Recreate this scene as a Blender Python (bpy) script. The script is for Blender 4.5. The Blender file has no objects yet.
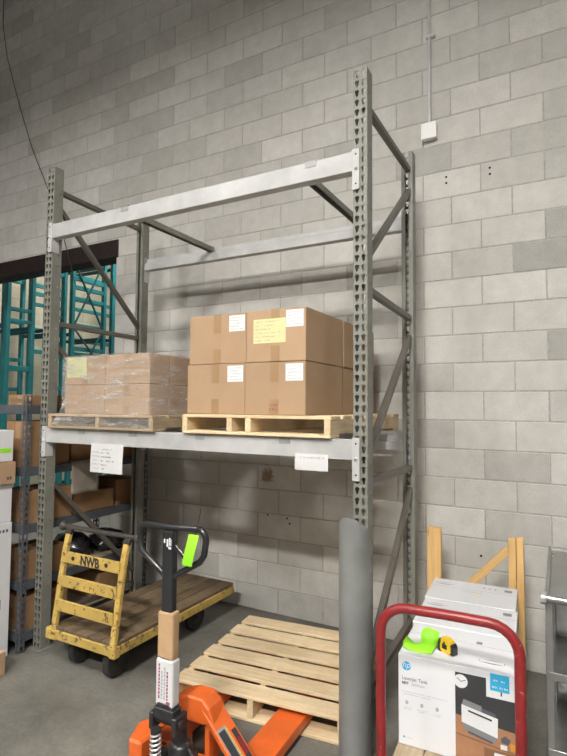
import bpy, bmesh, math, random
from mathutils import Vector, Matrix

random.seed(7)
C = bpy.context.scene.collection
SC = bpy.context.scene

# ------------------------------------------------------------------ camera
CAM_LOC = Vector((0.5226, -3.8561, 1.7163))
YAW, PITCH, ROLL, FPX = -0.50083, 0.054085, 0.007234, 522.0
_f = Vector((math.sin(YAW) * math.cos(PITCH), math.cos(YAW) * math.cos(PITCH), math.sin(PITCH)))
_r0 = Vector((math.cos(YAW), -math.sin(YAW), 0.0))
_u0 = _r0.cross(_f)
_r = _r0 * math.cos(ROLL) + _u0 * math.sin(ROLL)
_u = -_r0 * math.sin(ROLL) + _u0 * math.cos(ROLL)
cam_data = bpy.data.cameras.new('camera')
cam_data.sensor_fit = 'VERTICAL'
cam_data.sensor_height = 36.0
cam_data.lens = 36.0 * FPX / 756.0
cam_data.clip_end = 100
cam = bpy.data.objects.new('camera', cam_data)
C.objects.link(cam)
cam.matrix_world = Matrix(((_r.x, _u.x, -_f.x, CAM_LOC.x), (_r.y, _u.y, -_f.y, CAM_LOC.y),
                           (_r.z, _u.z, -_f.z, CAM_LOC.z), (0, 0, 0, 1)))
SC.camera = cam

# ------------------------------------------------------------------ world, exposure
w = bpy.data.worlds.new('world'); SC.world = w
w.use_nodes = True
w.node_tree.nodes['Background'].inputs[0].default_value = (0.75, 0.8, 0.85, 1)
w.node_tree.nodes['Background'].inputs[1].default_value = 0.02
SC.view_settings.view_transform = 'Standard'
SC.view_settings.look = 'None'
SC.view_settings.exposure = 0.76
SC.view_settings.gamma = 1.0
SC.view_settings.use_curve_mapping = False
# hanging light fixtures (x, y, z, length along x, strength) - lit in the fixture builder below
LAMPS = [(0.4, -7.2, 5.35, 1.2, 290), (-4.4, -7.2, 5.35, 1.2, 115), (0.3, -4.8, 5.35, 1.2, 135),
         (-3.6, -4.2, 5.35, 1.2, 50), (4.2, -5.6, 5.35, 1.2, 60),
         (-5.3, 2.4, 5.9, 1.2, 130)]

# ------------------------------------------------------------------ node helpers
MATS = {}
def new_mat(name):
    m = bpy.data.materials.new(name); m.use_nodes = True
    nt = m.node_tree
    b = nt.nodes['Principled BSDF']
    MATS[name] = m
    return m, nt, b
def node(nt, t, **kw):
    n = nt.nodes.new(t)
    for k, v in kw.items(): setattr(n, k, v)
    return n
def lk(nt, a, b): nt.links.new(a, b)
def ramp(nt, src, stops):
    r = node(nt, 'ShaderNodeValToRGB')
    els = r.color_ramp.elements
    while len(els) < len(stops): els.new(0.5)
    for e, (p, c) in zip(els, stops):
        e.position = p; e.color = c if len(c) == 4 else (*c, 1)
    lk(nt, src, r.inputs[0])
    return r.outputs[0]
def noise(nt, vec, scale, detail=4, rough=0.6):
    n = node(nt, 'ShaderNodeTexNoise'); n.inputs['Scale'].default_value = scale
    n.inputs['Detail'].default_value = detail; n.inputs['Roughness'].default_value = rough
    if vec is not None: lk(nt, vec, n.inputs['Vector'])
    return n.outputs['Fac']
def mixc(nt, fac, a, b, mode='MIX'):
    m = node(nt, 'ShaderNodeMix', data_type='RGBA', blend_type=mode)
    for i, v in ((0, fac), (6, a), (7, b)):
        s = m.inputs[i]
        if hasattr(v, 'is_linked'): lk(nt, v, s)
        elif isinstance(v, (int, float)): s.default_value = v
        else: s.default_value = v if len(v) == 4 else (*v, 1)
    return m.outputs[2]
def maths(nt, op, a, b=None):
    m = node(nt, 'ShaderNodeMath', operation=op)
    for i, v in enumerate((a, b)):
        if v is None: continue
        if hasattr(v, 'is_linked'): lk(nt, v, m.inputs[i])
        else: m.inputs[i].default_value = v
    return m.outputs[0]
def bump(nt, b, h, strength=0.3, dist=0.01):
    n = node(nt, 'ShaderNodeBump'); n.inputs['Strength'].default_value = strength
    n.inputs['Distance'].default_value = dist
    lk(nt, h, n.inputs['Height']); lk(nt, n.outputs[0], b.inputs['Normal'])
def objvec(nt, scale=(1, 1, 1), shift=True):
    tc = node(nt, 'ShaderNodeTexCoord')
    mp = node(nt, 'ShaderNodeMapping'); mp.inputs['Scale'].default_value = scale
    if shift:
        oi = node(nt, 'ShaderNodeObjectInfo')
        ad = node(nt, 'ShaderNodeVectorMath', operation='ADD')
        sc = maths(nt, 'MULTIPLY', oi.outputs['Random'], 37.0)
        lk(nt, tc.outputs['Object'], ad.inputs[0]); lk(nt, sc, ad.inputs[1])
        lk(nt, ad.outputs[0], mp.inputs['Vector'])
    else:
        lk(nt, tc.outputs['Object'], mp.inputs['Vector'])
    return mp.outputs[0]
def posvec(nt):
    return node(nt, 'ShaderNodeNewGeometry').outputs['Position']

def simple(name, col, rough=0.6, metal=0.0, var=0.12, scale=14, bmp=0.0, spec=0.4, objvar=0.0):
    m, nt, b = new_mat(name)
    v = objvec(nt)
    n = noise(nt, v, scale)
    lo = tuple(c * (1 - var) for c in col); hi = tuple(min(1, c * (1 + var)) for c in col)
    c = ramp(nt, n, [(0.3, lo), (0.7, hi)])
    if objvar:
        oi = node(nt, 'ShaderNodeObjectInfo')
        g = ramp(nt, oi.outputs['Random'], [(0, (1 - objvar,) * 3), (1, (1 + objvar,) * 3)])
        c = mixc(nt, 1.0, c, g, 'MULTIPLY')
    lk(nt, c, b.inputs['Base Color'])
    b.inputs['Roughness'].default_value = rough; b.inputs['Metallic'].default_value = metal
    b.inputs['Specular IOR Level'].default_value = spec
    if bmp: bump(nt, b, noise(nt, v, scale * 6), bmp, 0.004)
    return m
def worn(name, col, under, rough=0.5, amount=0.6, scale=22, metal=0.0, soft=0.05, bmp=0.15):
    """painted metal or wood whose paint is chipped away down to another colour"""
    m, nt, b = new_mat(name)
    v = objvec(nt)
    n = noise(nt, v, scale, 8, 0.7)
    n2 = noise(nt, v, 5, 3)
    paint = ramp(nt, n2, [(0.3, tuple(c * 0.82 for c in col)), (0.7, tuple(min(1, c * 1.1) for c in col))])
    mask = ramp(nt, n, [(amount, (0, 0, 0)), (min(1, amount + soft), (1, 1, 1))])
    lk(nt, mixc(nt, mask, paint, under), b.inputs['Base Color'])
    b.inputs['Roughness'].default_value = rough; b.inputs['Metallic'].default_value = metal
    bump(nt, b, n, bmp, 0.003)
    return m
def emit(name, col, s):
    m, nt, b = new_mat(name)
    b.inputs['Base Color'].default_value = (*col, 1)
    b.inputs['Emission Color'].default_value = (*col, 1); b.inputs['Emission Strength'].default_value = s
    return m

# concrete block (world position grain, one random tone for each block)
def block_mat(name, base, spread, stain=False):
    m, nt, b = new_mat(name)
    p = posvec(nt)
    fine = noise(nt, p, 160, 3, 0.7)
    mid = noise(nt, p, 9, 5, 0.6)
    big = noise(nt, p, 1.1, 4, 0.6)
    c = ramp(nt, fine, [(0.25, tuple(x * 0.80 for x in base)), (0.75, tuple(min(1, x * 1.13) for x in base))])
    c = mixc(nt, 1.0, c, ramp(nt, mid, [(0.25, (0.88,) * 3), (0.75, (1.07,) * 3)]), 'MULTIPLY')
    c = mixc(nt, 1.0, c, ramp(nt, big, [(0.3, (0.90, 0.89, 0.87)), (0.7, (1.06,) * 3)]), 'MULTIPLY')
    oi = node(nt, 'ShaderNodeObjectInfo')
    isl = node(nt, 'ShaderNodeNewGeometry').outputs['Random Per Island']
    rnd = maths(nt, 'FRACT', maths(nt, 'ADD', oi.outputs['Random'], isl))
    c = mixc(nt, 1.0, c, ramp(nt, rnd, [(0, (1 - spread * 1.6, 1 - spread * 1.6, 1 - spread * 1.7)), (0.3, (1 - spread * .5,) * 3), (1, (1 + spread * .6,) * 3)]), 'MULTIPLY')
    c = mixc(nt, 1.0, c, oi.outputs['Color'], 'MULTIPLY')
    if stain:
        vm = node(nt, 'ShaderNodeVectorMath', operation='DISTANCE')
        lk(nt, p, vm.inputs[0]); vm.inputs[1].default_value = (-1.735, 0, 1.13)
        d = maths(nt, 'ADD', vm.outputs['Value'], maths(nt, 'MULTIPLY', maths(nt, 'SUBTRACT', noise(nt, p, 26), 0.5), 0.13))
        k = ramp(nt, d, [(0.035, (1, 1, 1)), (0.075, (0, 0, 0))])
        c = mixc(nt, maths(nt, 'MULTIPLY', k, 0.75), c, (0.20, 0.105, 0.045))
    lk(nt, c, b.inputs['Base Color'])
    b.inputs['Roughness'].default_value = 0.93; b.inputs['Specular IOR Level'].default_value = 0.15
    bump(nt, b, fine, 0.35, 0.004)
    return m
block_mat('block', (0.60, 0.588, 0.568), 0.105, True)
block_mat('cream_block', (0.66, 0.62, 0.48), 0.08)
simple('mortar', (0.40, 0.385, 0.36), 0.95, var=0.2, scale=30)
simple('cream_mortar', (0.48, 0.45, 0.35), 0.95, var=0.15, scale=30)
simple('plain_wall', (0.13, 0.128, 0.12), 0.9, var=0.06, scale=2)
simple('roof_deck', (0.10, 0.10, 0.10), 0.8, var=0.08, scale=2)
def floor_mat():
    m, nt, b = new_mat('concrete_floor')
    p = posvec(nt)
    a = noise(nt, p, 1.6, 6, 0.65); f = noise(nt, p, 45, 4, 0.7); g = noise(nt, p, 6, 5, 0.7)
    c = ramp(nt, a, [(0.3, (0.10, 0.097, 0.086)), (0.5, (0.165, 0.159, 0.14)), (0.72, (0.24, 0.23, 0.205))])
    c = mixc(nt, 1.0, c, ramp(nt, f, [(0.3, (0.82,) * 3), (0.7, (1.12,) * 3)]), 'MULTIPLY')
    c = mixc(nt, 1.0, c, ramp(nt, g, [(0.35, (0.84,) * 3), (0.55, (1.0,) * 3)]), 'MULTIPLY')
    lk(nt, c, b.inputs['Base Color'])
    lk(nt, ramp(nt, g, [(0.3, (0.38,) * 3), (0.7, (0.62,) * 3)]), b.inputs['Roughness'])
    bump(nt, b, f, 0.08, 0.003)
floor_mat()
def wood_mat(name, a, bcol, dark, rough=0.7, knots=True, dirt=0.0, objvar=0.1):
    m, nt, b = new_mat(name)
    v = objvec(nt, (1.6, 22, 22))
    v2 = objvec(nt, (1, 1, 1))
    n = noise(nt, v, 2.2, 6, 0.65)
    c = ramp(nt, n, [(0.25, bcol), (0.55, a), (0.8, tuple(min(1, x * 1.08) for x in a))])
    vs = objvec(nt, (5, 13, 13))
    k = noise(nt, vs, 1.3, 2)
    if knots: c = mixc(nt, ramp(nt, k, [(0.71, (0, 0, 0)), (0.77, (0.8,) * 3)]), c, dark)
    if dirt: c = mixc(nt, ramp(nt, noise(nt, v2, 7, 6, 0.7), [(0.4, (0, 0, 0)), (0.75, (dirt,) * 3)]), c, dark)
    oi = node(nt, 'ShaderNodeObjectInfo')
    c = mixc(nt, 1.0, c, ramp(nt, oi.outputs['Random'], [(0, (1 - objvar * 1.3, 1 - objvar * 1.4, 1 - objvar * 1.6)), (1, (1 + objvar,) * 3)]), 'MULTIPLY')
    lk(nt, c, b.inputs['Base Color']); b.inputs['Roughness'].default_value = rough
    b.inputs['Specular IOR Level'].default_value = 0.25
    bump(nt, b, n, 0.2, 0.002)
wood_mat('pallet_wood', (0.72, 0.58, 0.38), (0.58, 0.43, 0.25), (0.25, 0.14, 0.06), dirt=0.25)
wood_mat('grey_pallet_wood', (0.45, 0.36, 0.25), (0.30, 0.23, 0.15), (0.14, 0.09, 0.05), dirt=0.4)
wood_mat('pine', (0.72, 0.47, 0.20), (0.58, 0.34, 0.13), (0.26, 0.12, 0.04), objvar=0.05)
wood_mat('old_deck_wood', (0.20, 0.145, 0.09), (0.105, 0.075, 0.047), (0.035, 0.026, 0.018), dirt=0.7, objvar=0.2)
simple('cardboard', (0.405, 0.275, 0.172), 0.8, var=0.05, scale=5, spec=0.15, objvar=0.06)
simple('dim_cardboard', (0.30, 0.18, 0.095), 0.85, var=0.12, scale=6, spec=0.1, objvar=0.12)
simple('box_tape', (0.34, 0.215, 0.115), 0.35, var=0.05, scale=8)
simple('paper', (0.60, 0.60, 0.605), 0.7, var=0.02)
simple('label_paper', (0.68, 0.70, 0.71), 0.6, var=0.02)
simple('yellow_note', (0.66, 0.62, 0.33), 0.7, var=0.04)
simple('green_note', (0.55, 0.56, 0.30), 0.7, var=0.04)
simple('ink', (0.09, 0.09, 0.11), 0.6, var=0.02)
simple('pale_ink', (0.36, 0.37, 0.40), 0.6, var=0.02)
simple('red_ink', (0.33, 0.07, 0.16), 0.6, var=0.02)
worn('rack_grey', (0.205, 0.205, 0.178), (0.13, 0.125, 0.105), 0.45, 0.62, 12, 0.0, 0.12, 0.05)
worn('brace_grey', (0.118, 0.107, 0.09), (0.07, 0.058, 0.048), 0.42, 0.6, 9, 0.0, 0.15, 0.05)
worn('beam_white', (0.46, 0.46, 0.46), (0.34, 0.335, 0.325), 0.4, 0.66, 10, 0.0, 0.1, 0.04)
simple('clip_grey', (0.34, 0.34, 0.335), 0.4, 0.3, var=0.1, scale=20)
simple('zinc', (0.62, 0.63, 0.62), 0.3, 0.75, var=0.1, scale=30)
worn('guard_grey', (0.20, 0.205, 0.20), (0.14, 0.14, 0.135), 0.4, 0.63, 7, 0.0, 0.15, 0.05)
worn('yellow_paint', (0.54, 0.37, 0.095), (0.10, 0.06, 0.035), 0.55, 0.555, 30, 0.0, 0.06, 0.3)
worn('yellow_edge', (0.50, 0.35, 0.09), (0.11, 0.075, 0.045), 0.6, 0.53, 26, 0.0, 0.08, 0.3)
worn('dark_iron', (0.045, 0.04, 0.037), (0.13, 0.085, 0.05), 0.5, 0.62, 20, 0.5, 0.1, 0.2)
worn('bare_steel', (0.13, 0.12, 0.11), (0.06, 0.045, 0.04), 0.38, 0.6, 16, 0.7, 0.15, 0.1)
simple('rubber', (0.028, 0.027, 0.026), 0.75, var=0.3, scale=20, bmp=0.1)
simple('black_paint', (0.018, 0.019, 0.022), 0.28, var=0.15, scale=12, spec=0.55)
simple('pump_black', (0.03, 0.03, 0.032), 0.33, 0.2, var=0.4, scale=25, spec=0.6)
worn('orange_paint', (0.72, 0.135, 0.025), (0.50, 0.09, 0.02), 0.33, 0.66, 9, 0.0, 0.15, 0.02)
worn('red_paint', (0.24, 0.018, 0.02), (0.36, 0.25, 0.23), 0.38, 0.625, 24, 0.0, 0.05, 0.1)
simple('sleeve_card', (0.46, 0.305, 0.17), 0.8, var=0.08, scale=14, spec=0.15)
simple('neon_green', (0.30, 0.80, 0.03), 0.55, var=0.06, scale=10)
simple('spring_steel', (0.80, 0.80, 0.78), 0.25, 0.6, var=0.1)
simple('white_carton', (0.66, 0.67, 0.70), 0.5, var=0.02, scale=3)
simple('print_charcoal', (0.040, 0.040, 0.044), 0.45, var=0.1, scale=3)
simple('print_grey', (0.20, 0.21, 0.22), 0.45, var=0.04)
simple('print_white', (0.66, 0.67, 0.69), 0.45, var=0.02)
simple('print_desk', (0.36, 0.185, 0.10), 0.45, var=0.10, scale=16)
simple('print_desk_dark', (0.22, 0.105, 0.055), 0.45, var=0.08, scale=16)
simple('print_blue', (0.035, 0.36, 0.62), 0.45, var=0.02)
simple('logo_blue', (0.02, 0.36, 0.66), 0.45, var=0.02)
simple('measure_yellow', (0.85, 0.57, 0.02), 0.35, var=0.03)
simple('lintel_brown', (0.020, 0.011, 0.010), 0.6, var=0.3, scale=8)
worn('teal_paint', (0.018, 0.185, 0.20), (0.01, 0.10, 0.11), 0.45, 0.60, 7, 0.0, 0.2, 0.02)
simple('dark_teal', (0.012, 0.085, 0.095), 0.5, var=0.2, scale=8)
worn('shelf_slate', (0.075, 0.082, 0.096), (0.045, 0.05, 0.06), 0.5, 0.62, 10, 0.0, 0.2, 0.03)
simple('shelf_board', (0.30, 0.25, 0.18), 0.85, var=0.15, scale=12)
simple('orange_post', (0.62, 0.27, 0.03), 0.5, var=0.1)
simple('grey_bag', (0.35, 0.315, 0.27), 0.8, var=0.12, scale=9)
simple('black_plastic', (0.014, 0.014, 0.016), 0.22, var=0.2, scale=9, spec=0.6)
simple('clear_plastic', (0.55, 0.55, 0.56), 0.2, var=0.15, scale=9)
simple('conduit_metal', (0.62, 0.62, 0.61), 0.35, 0.25, var=0.08)
simple('box_metal', (0.80, 0.80, 0.79), 0.4, 0.2, var=0.05)
simple('wire_black', (0.03, 0.027, 0.025), 0.6, var=0.1)
simple('hole_dark', (0.02, 0.018, 0.016), 0.9, var=0.1)
worn('stainless', (0.36, 0.36, 0.355), (0.24, 0.24, 0.235), 0.3, 0.6, 8, 0.75, 0.3, 0.03)
simple('lamp_white', (0.75, 0.75, 0.75), 0.5, var=0.02)
def film_mat():
    m, nt, b = new_mat('stretch_film')
    out = nt.nodes['Material Output']
    v = objvec(nt, (3.5, 3.5, 17), False)
    n = noise(nt, v, 2.4, 7, 0.72)
    b.inputs['Base Color'].default_value = (0.80, 0.77, 0.74, 1)
    b.inputs['Roughness'].default_value = 0.16
    b.inputs['Specular IOR Level'].default_value = 0.9
    bump(nt, b, n, 1.0, 0.03)
    tr = node(nt, 'ShaderNodeBsdfTransparent')
    mx = node(nt, 'ShaderNodeMixShader')
    n2 = noise(nt, objvec(nt, (2, 2, 9), False), 3.0, 6, 0.75)
    lk(nt, ramp(nt, n2, [(0.36, (0.07,) * 3), (0.54, (0.28,) * 3), (0.70, (0.80,) * 3)]), mx.inputs[0])
    lk(nt, tr.outputs[0], mx.inputs[1]); lk(nt, b.outputs[0], mx.inputs[2])
    lk(nt, mx.outputs[0], out.inputs['Surface'])
film_mat()

# ------------------------------------------------------------------ mesh helpers
class MB:
    """collects shapes; build() links them as ONE mesh object"""
    def __init__(s): s.v = []; s.f = []
    def add(s, vs, fs):
        o = len(s.v); s.v += [tuple(x) for x in vs]; s.f += [tuple(i + o for i in f) for f in fs]; return s
    def box(s, x0, x1, y0, y1, z0, z1):
        return s.add([(x0, y0, z0), (x1, y0, z0), (x1, y1, z0), (x0, y1, z0), (x0, y0, z1), (x1, y0, z1), (x1, y1, z1), (x0, y1, z1)],
                     [(0, 3, 2, 1), (4, 5, 6, 7), (0, 1, 5, 4), (1, 2, 6, 5), (2, 3, 7, 6), (3, 0, 4, 7)])
    def bar(s, a, b, wx, wz, up=(0, 0, 1)):
        """rectangular bar from a to b; wx across, wz along 'up'"""
        a = Vector(a); b = Vector(b); d = (b - a).normalized(); up = Vector(up)
        sd = d.cross(up)
        if sd.length < 1e-5: sd = d.cross(Vector((1, 0, 0)))
        sd.normalize(); u = sd.cross(d).normalized()
        vs = [p + sd * (sx * wx / 2) + u * (sz * wz / 2) for p in (a, b) for sx, sz in ((-1, -1), (1, -1), (1, 1), (-1, 1))]
        return s.add(vs, [(3, 2, 1, 0), (4, 5, 6, 7), (0, 1, 5, 4), (1, 2, 6, 5), (2, 3, 7, 6), (3, 0, 4, 7)])
    def tube(s, pts, r, n=10, cap=True, closed=False):
        pts = [Vector(p) for p in pts]; m = len(pts); rings = []
        prev = None
        for i, p in enumerate(pts):
            if closed: d = pts[(i + 1) % m] - pts[i - 1]
            else: d = pts[min(i + 1, m - 1)] - pts[max(i - 1, 0)]
            d.normalize()
            if prev is None:
                h = Vector((0, 0, 1)) if abs(d.z) < 0.9 else Vector((1, 0, 0))
                sd = d.cross(h).normalized()
            else:
                sd = (prev - d * prev.dot(d)).normalized()
            prev = sd; u = sd.cross(d)
            rr = r[i] if isinstance(r, (list, tuple)) else r
            rings.append([p + (sd * math.cos(2 * math.pi * k / n) + u * math.sin(2 * math.pi * k / n)) * rr for k in range(n)])
        vs = [q for rg in rings for q in rg]; fs = []
        for i in range(m if closed else m - 1):
            j = (i + 1) % m
            for k in range(n):
                fs.append((i * n + k, j * n + k, j * n + (k + 1) % n, i * n + (k + 1) % n))
        if cap and not closed:
            fs.append(tuple(range(n))); fs.append(tuple((m - 1) * n + k for k in reversed(range(n))))
        return s.add(vs, fs)
    def prism(s, poly, a0, a1, axis='y'):
        """polygon (2-D) extruded along an axis: y -> poly is (x,z); x -> (y,z); z -> (x,y)"""
        n = len(poly)
        def P(p, t):
            if axis == 'y': return (p[0], t, p[1])
            if axis == 'x': return (t, p[0], p[1])
            return (p[0], p[1], t)
        vs = [P(p, a0) for p in poly] + [P(p, a1) for p in poly]
        fs = [tuple(range(n)), tuple(range(2 * n - 1, n - 1, -1))] + [(i, i + n, (i + 1) % n + n, (i + 1) % n) for i in range(n)]
        return s.add(vs, fs)
    def disc(s, c, r, axis='y', n=20, t=0.0008):
        return s.prism([(c[0] + r * math.cos(2 * math.pi * k / n), c[1] + r * math.sin(2 * math.pi * k / n)) for k in range(n)], c[2], c[2] + t, axis)
    def lathe(s, prof, c, axis='x', n=24):
        """prof: (radius, along) pairs turned about an axis through c"""
        vs = []; m = len(prof)
        for r, t in prof:
            for k in range(n):
                a = 2 * math.pi * k / n
                if axis == 'x': vs.append((c[0] + t, c[1] + r * math.cos(a), c[2] + r * math.sin(a)))
                elif axis == 'y': vs.append((c[0] + r * math.cos(a), c[1] + t, c[2] + r * math.sin(a)))
                else: vs.append((c[0] + r * math.cos(a), c[1] + r * math.sin(a), c[2] + t))
        fs = [(i * n + k, i * n + (k + 1) % n, (i + 1) * n + (k + 1) % n, (i + 1) * n + k) for i in range(m - 1) for k in range(n)]
        fs += [tuple(reversed(range(n))), tuple((m - 1) * n + k for k in range(n))]
        return s.add(vs, fs)
    def mesh(s, name, bevel=0.0, smooth=False, seg=1):
        me = bpy.data.meshes.new(name); me.from_pydata(s.v, [], s.f)
        bm = bmesh.new(); bm.from_mesh(me)
        bmesh.ops.recalc_face_normals(bm, faces=bm.faces[:])
        if bevel:
            es = [e for e in bm.edges if e.is_manifold and e.calc_face_angle(0) > 0.6]
            bmesh.ops.bevel(bm, geom=es, offset=bevel, segments=seg, profile=0.5, affect='EDGES', clamp_overlap=True)
        if smooth:
            for f in bm.faces: f.smooth = True
            for e in bm.edges:
                if e.is_manifold and e.calc_face_angle(0) > 0.7: e.smooth = False
        bm.to_mesh(me); bm.free()
        return me
    def build(s, name, mat, parent=None, bevel=0.0, smooth=False, seg=1, **kw):
        return obj(name, s.mesh(name, bevel, smooth, seg), mat, parent, **kw)

def obj(name, me, mat, parent=None, loc=(0, 0, 0), rot=(0, 0, 0), kind=None):
    if isinstance(mat, str): mat = MATS[mat]
    if not me.materials: me.materials.append(mat)
    o = bpy.data.objects.new(name, me); C.objects.link(o)
    o.location = loc; o.rotation_euler = rot
    if parent is not None: o.parent = parent
    if kind: o['kind'] = kind
    return o
_boxcache = {}
def piece(name, size, loc, mat, parent=None, rot=(0, 0, 0), bevel=0.002):
    """a box piece sharing mesh data with its alikes; origin at the box centre"""
    key = (tuple(round(x, 4) for x in size), mat, bevel)
    if key not in _boxcache:
        sx, sy, sz = size
        _boxcache[key] = MB().box(-sx / 2, sx / 2, -sy / 2, sy / 2, -sz / 2, sz / 2).mesh(name, bevel)
    return obj(name, _boxcache[key], mat, parent, loc, rot)
def thing(name, label, cat, loc=(0, 0, 0), rotz=0.0, group=None):
    o = bpy.data.objects.new(name, None); C.objects.link(o)
    o.empty_display_size = 0.1
    o.location = loc; o.rotation_euler = (0, 0, rotz)
    return tag(o, label, cat, group)
def tag(o, label, cat, group=None):
    o['label'] = label; o['category'] = cat
    if group: o['group'] = group
    return o
def struct(o): o['kind'] = 'structure'; return o
def patch(name, x0, x1, z0, z1, y, mat, parent, t=0.0006):
    """a flat print or paper on a face that looks towards -y (thin sheet with real thickness)"""
    return MB().box(x0, x1, y - t, y, z0, z1).build(name, mat, parent)
def text_mesh(body, size, bold=False):
    cu = bpy.data.curves.new('lettering', 'FONT'); cu.body = body; cu.size = size
    cu.extrude = 0.0003; cu.resolution_u = 3
    if bold: cu.offset = size * (0.045 if body == 'NWB' else 0.018)
    t = bpy.data.objects.new('tmp', cu); C.objects.link(t)
    bpy.context.view_layer.update()
    me = bpy.data.meshes.new_from_object(t.evaluated_get(bpy.context.evaluated_depsgraph_get()))
    me.materials.clear()
    bpy.data.objects.remove(t); bpy.data.curves.remove(cu)
    return me
def text_front(name, body, size, x, y, z, mat, parent, bold=False, sx=1.0, shear=0.0):
    """lettering on a face that looks towards -y, (x, z) = left end of the base line"""
    me = text_mesh(body, size, bold)
    for v in me.vertices:
        v.co.x = v.co.x * sx + v.co.y * shear
    return obj(name, me, mat, parent, (x, y, z), (math.pi / 2, 0, 0))
def scribble(name, x0, x1, z, h, y, mat, parent, seed=0, th=0.0022, gap=0.25):
    """illegible pen or print marks in a row"""
    rr = random.Random(seed); mb = MB(); x = x0
    while x < x1:
        wd = rr.uniform(0.5, 1.3) * h
        if rr.random() > gap:
            mb.box(x, min(x + wd * 0.7, x1), y - 0.0007, y - 0.0001, z - th / 2 + rr.uniform(-.2, .2) * h, z + th / 2 + rr.uniform(-.2, .2) * h + 0.0005)
            mb.box(x, x + th, y - 0.0007, y - 0.0001, z - h / 2, z + h / 2 * rr.uniform(0.3, 1))
        x += wd
    return mb.build(name, mat, parent)

# ================================================================== THE SETTING
U = 0.2032
X0, X1, ZT = -9.0, 5.0, 7.35
OPX, OPZ = -3.58, 3.25            # jamb of the wall opening and underside of its lintel
OPL = -7.2
struct(MB().box(X0 - 0.2, X1 + 0.2, -9.2, 7.0, -0.2, 0).build('floor', 'concrete_floor'))
struct(MB().box(X0 - 0.2, X1 + 0.2, -9.2, 7.0, ZT, ZT + 0.2).build('ceiling', 'roof_deck'))
struct(MB().box(X0 - 0.2, X0, -9.2, 0, 0, ZT).build('wall_left', 'plain_wall'))
struct(MB().box(X1, X1 + 0.2, -9.2, 0, 0, ZT).build('wall_right', 'plain_wall'))
struct(MB().box(X0, X1, -9.2, -9.0, 0, ZT).build('wall_front', 'plain_wall'))
J = 0.0035                        # joints lie this far behind the block faces
wb = MB().box(OPX, X1, J, 0.19, 0, ZT).box(OPL, OPX, J, 0.19, OPZ + 0.02, ZT).box(X0, OPL, J, 0.19, 0, ZT)
wall = struct(wb.build('wall_back', 'mortar'))

def block_mesh(wd, ht, dp=0.03, ch=0.003):
    x, z = wd / 2, ht / 2
    xi, zi = x - ch, z - ch
    vs = [(-xi, 0, -zi), (xi, 0, -zi), (xi, 0, zi), (-xi, 0, zi),
          (-x, ch, -z), (x, ch, -z), (x, ch, z), (-x, ch, z),
          (-x, dp, -z), (x, dp, -z), (x, dp, z), (-x, dp, z)]
    fs = [(0, 1, 2, 3)] + [(i, i + 4, (i + 1) % 4 + 4, (i + 1) % 4) for i in range(4)] + \
         [(i + 4, i + 8, (i + 1) % 4 + 8, (i + 1) % 4 + 4) for i in range(4)]
    return vs, fs
def project(x, y, z):
    d = Vector((x, y, z)) - CAM_LOC; k = d.dot(_f)
    return (283.5 + FPX * d.dot(_r) / k, 378 - FPX * d.dot(_u) / k, k) if k > 0.1 else None
JW = 0.0085
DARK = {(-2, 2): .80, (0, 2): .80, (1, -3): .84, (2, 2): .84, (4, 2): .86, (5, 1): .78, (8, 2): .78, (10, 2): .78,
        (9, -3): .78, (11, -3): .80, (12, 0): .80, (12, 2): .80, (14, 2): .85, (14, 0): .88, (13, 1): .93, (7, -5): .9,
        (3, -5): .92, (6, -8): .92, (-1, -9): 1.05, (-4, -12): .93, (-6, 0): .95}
cand = []
for n in range(-17, 19):
    m = -46
    if (m + n) % 2: m += 1
    while m < 25:
        xa, xb = m * U, (m + 2) * U
        za = (18 - n) * U; zb = min(za + U, ZT)
        zc = (za + zb) / 2
        spans = [(xa, xb)]
        if za < OPZ - 0.05:                 # cut around the opening
            if xb <= OPX and xa >= OPL: spans = []
            elif xa < OPX < xb: spans = [(OPX, xb)]
            elif xa < OPL < xb: spans = [(xa, OPL)]
        for a, b in spans:
            a, b = max(a, X0), min(b, X1)
            if b - a < 0.05 or zb - za < 0.05: continue
            p0 = project(a, 0, za); p1 = project(b, 0, zb)
            area = 0
            if p0 and p1 and max(p0[0], p1[0]) > 0 and min(p0[0], p1[0]) < 567 and max(p0[1], p1[1]) > 0 and min(p0[1], p1[1]) < 756:
                area = abs((min(567, p1[0]) - max(0, p0[0])) * (min(756, p0[1]) - max(0, p1[1])))
            cand.append((area, m, n, a, b, za, zb))
        m += 2
cand.sort(key=lambda t: -t[0])
meshes = {}
rest = MB()
rb = random.Random(3)
for i, (area, m, n, a, b, za, zb) in enumerate(cand):
    wd, ht = round(b - a - JW, 3), round(zb - za - JW, 3)
    c = ((a + b) / 2, rb.uniform(-0.0012, 0.0012), (za + zb) / 2)
    if i < 300:
        if (wd, ht) not in meshes:
            vs, fs = block_mesh(wd, ht); meshes[wd, ht] = MB().add(vs, fs).mesh('concrete_block')
        o = obj('concrete_block', meshes[wd, ht], 'block', wall, c)
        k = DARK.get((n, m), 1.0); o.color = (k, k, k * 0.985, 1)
    else:
        vs, fs = block_mesh(wd, ht)
        rest.add([(x + c[0], y + c[1], z + c[2]) for x, y, z in vs], fs)
rest.build('concrete_block', 'block', wall, kind='stuff')
# steel lintel over the opening, jamb lining, bolt holes
MB().box(OPL - 0.1, OPX + 0.03, -0.012, 0.19, OPZ, OPZ + 0.185).build('lintel', 'lintel_brown', wall, 0.003)
for hx, hz in ((-0.238, 3.405), (-0.238, 3.360), (0.062, 3.41), (0.062, 3.365), (-1.73, 0.80), (-1.545, 0.79), (-1.52, 0.75), (0.20, 0.83), (-0.03, 0.70)):
    MB().disc((hx, hz, -0.0022), 0.0085, 'y', 10, 0.001).build('bolt_hole', 'hole_dark', wall)

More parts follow.
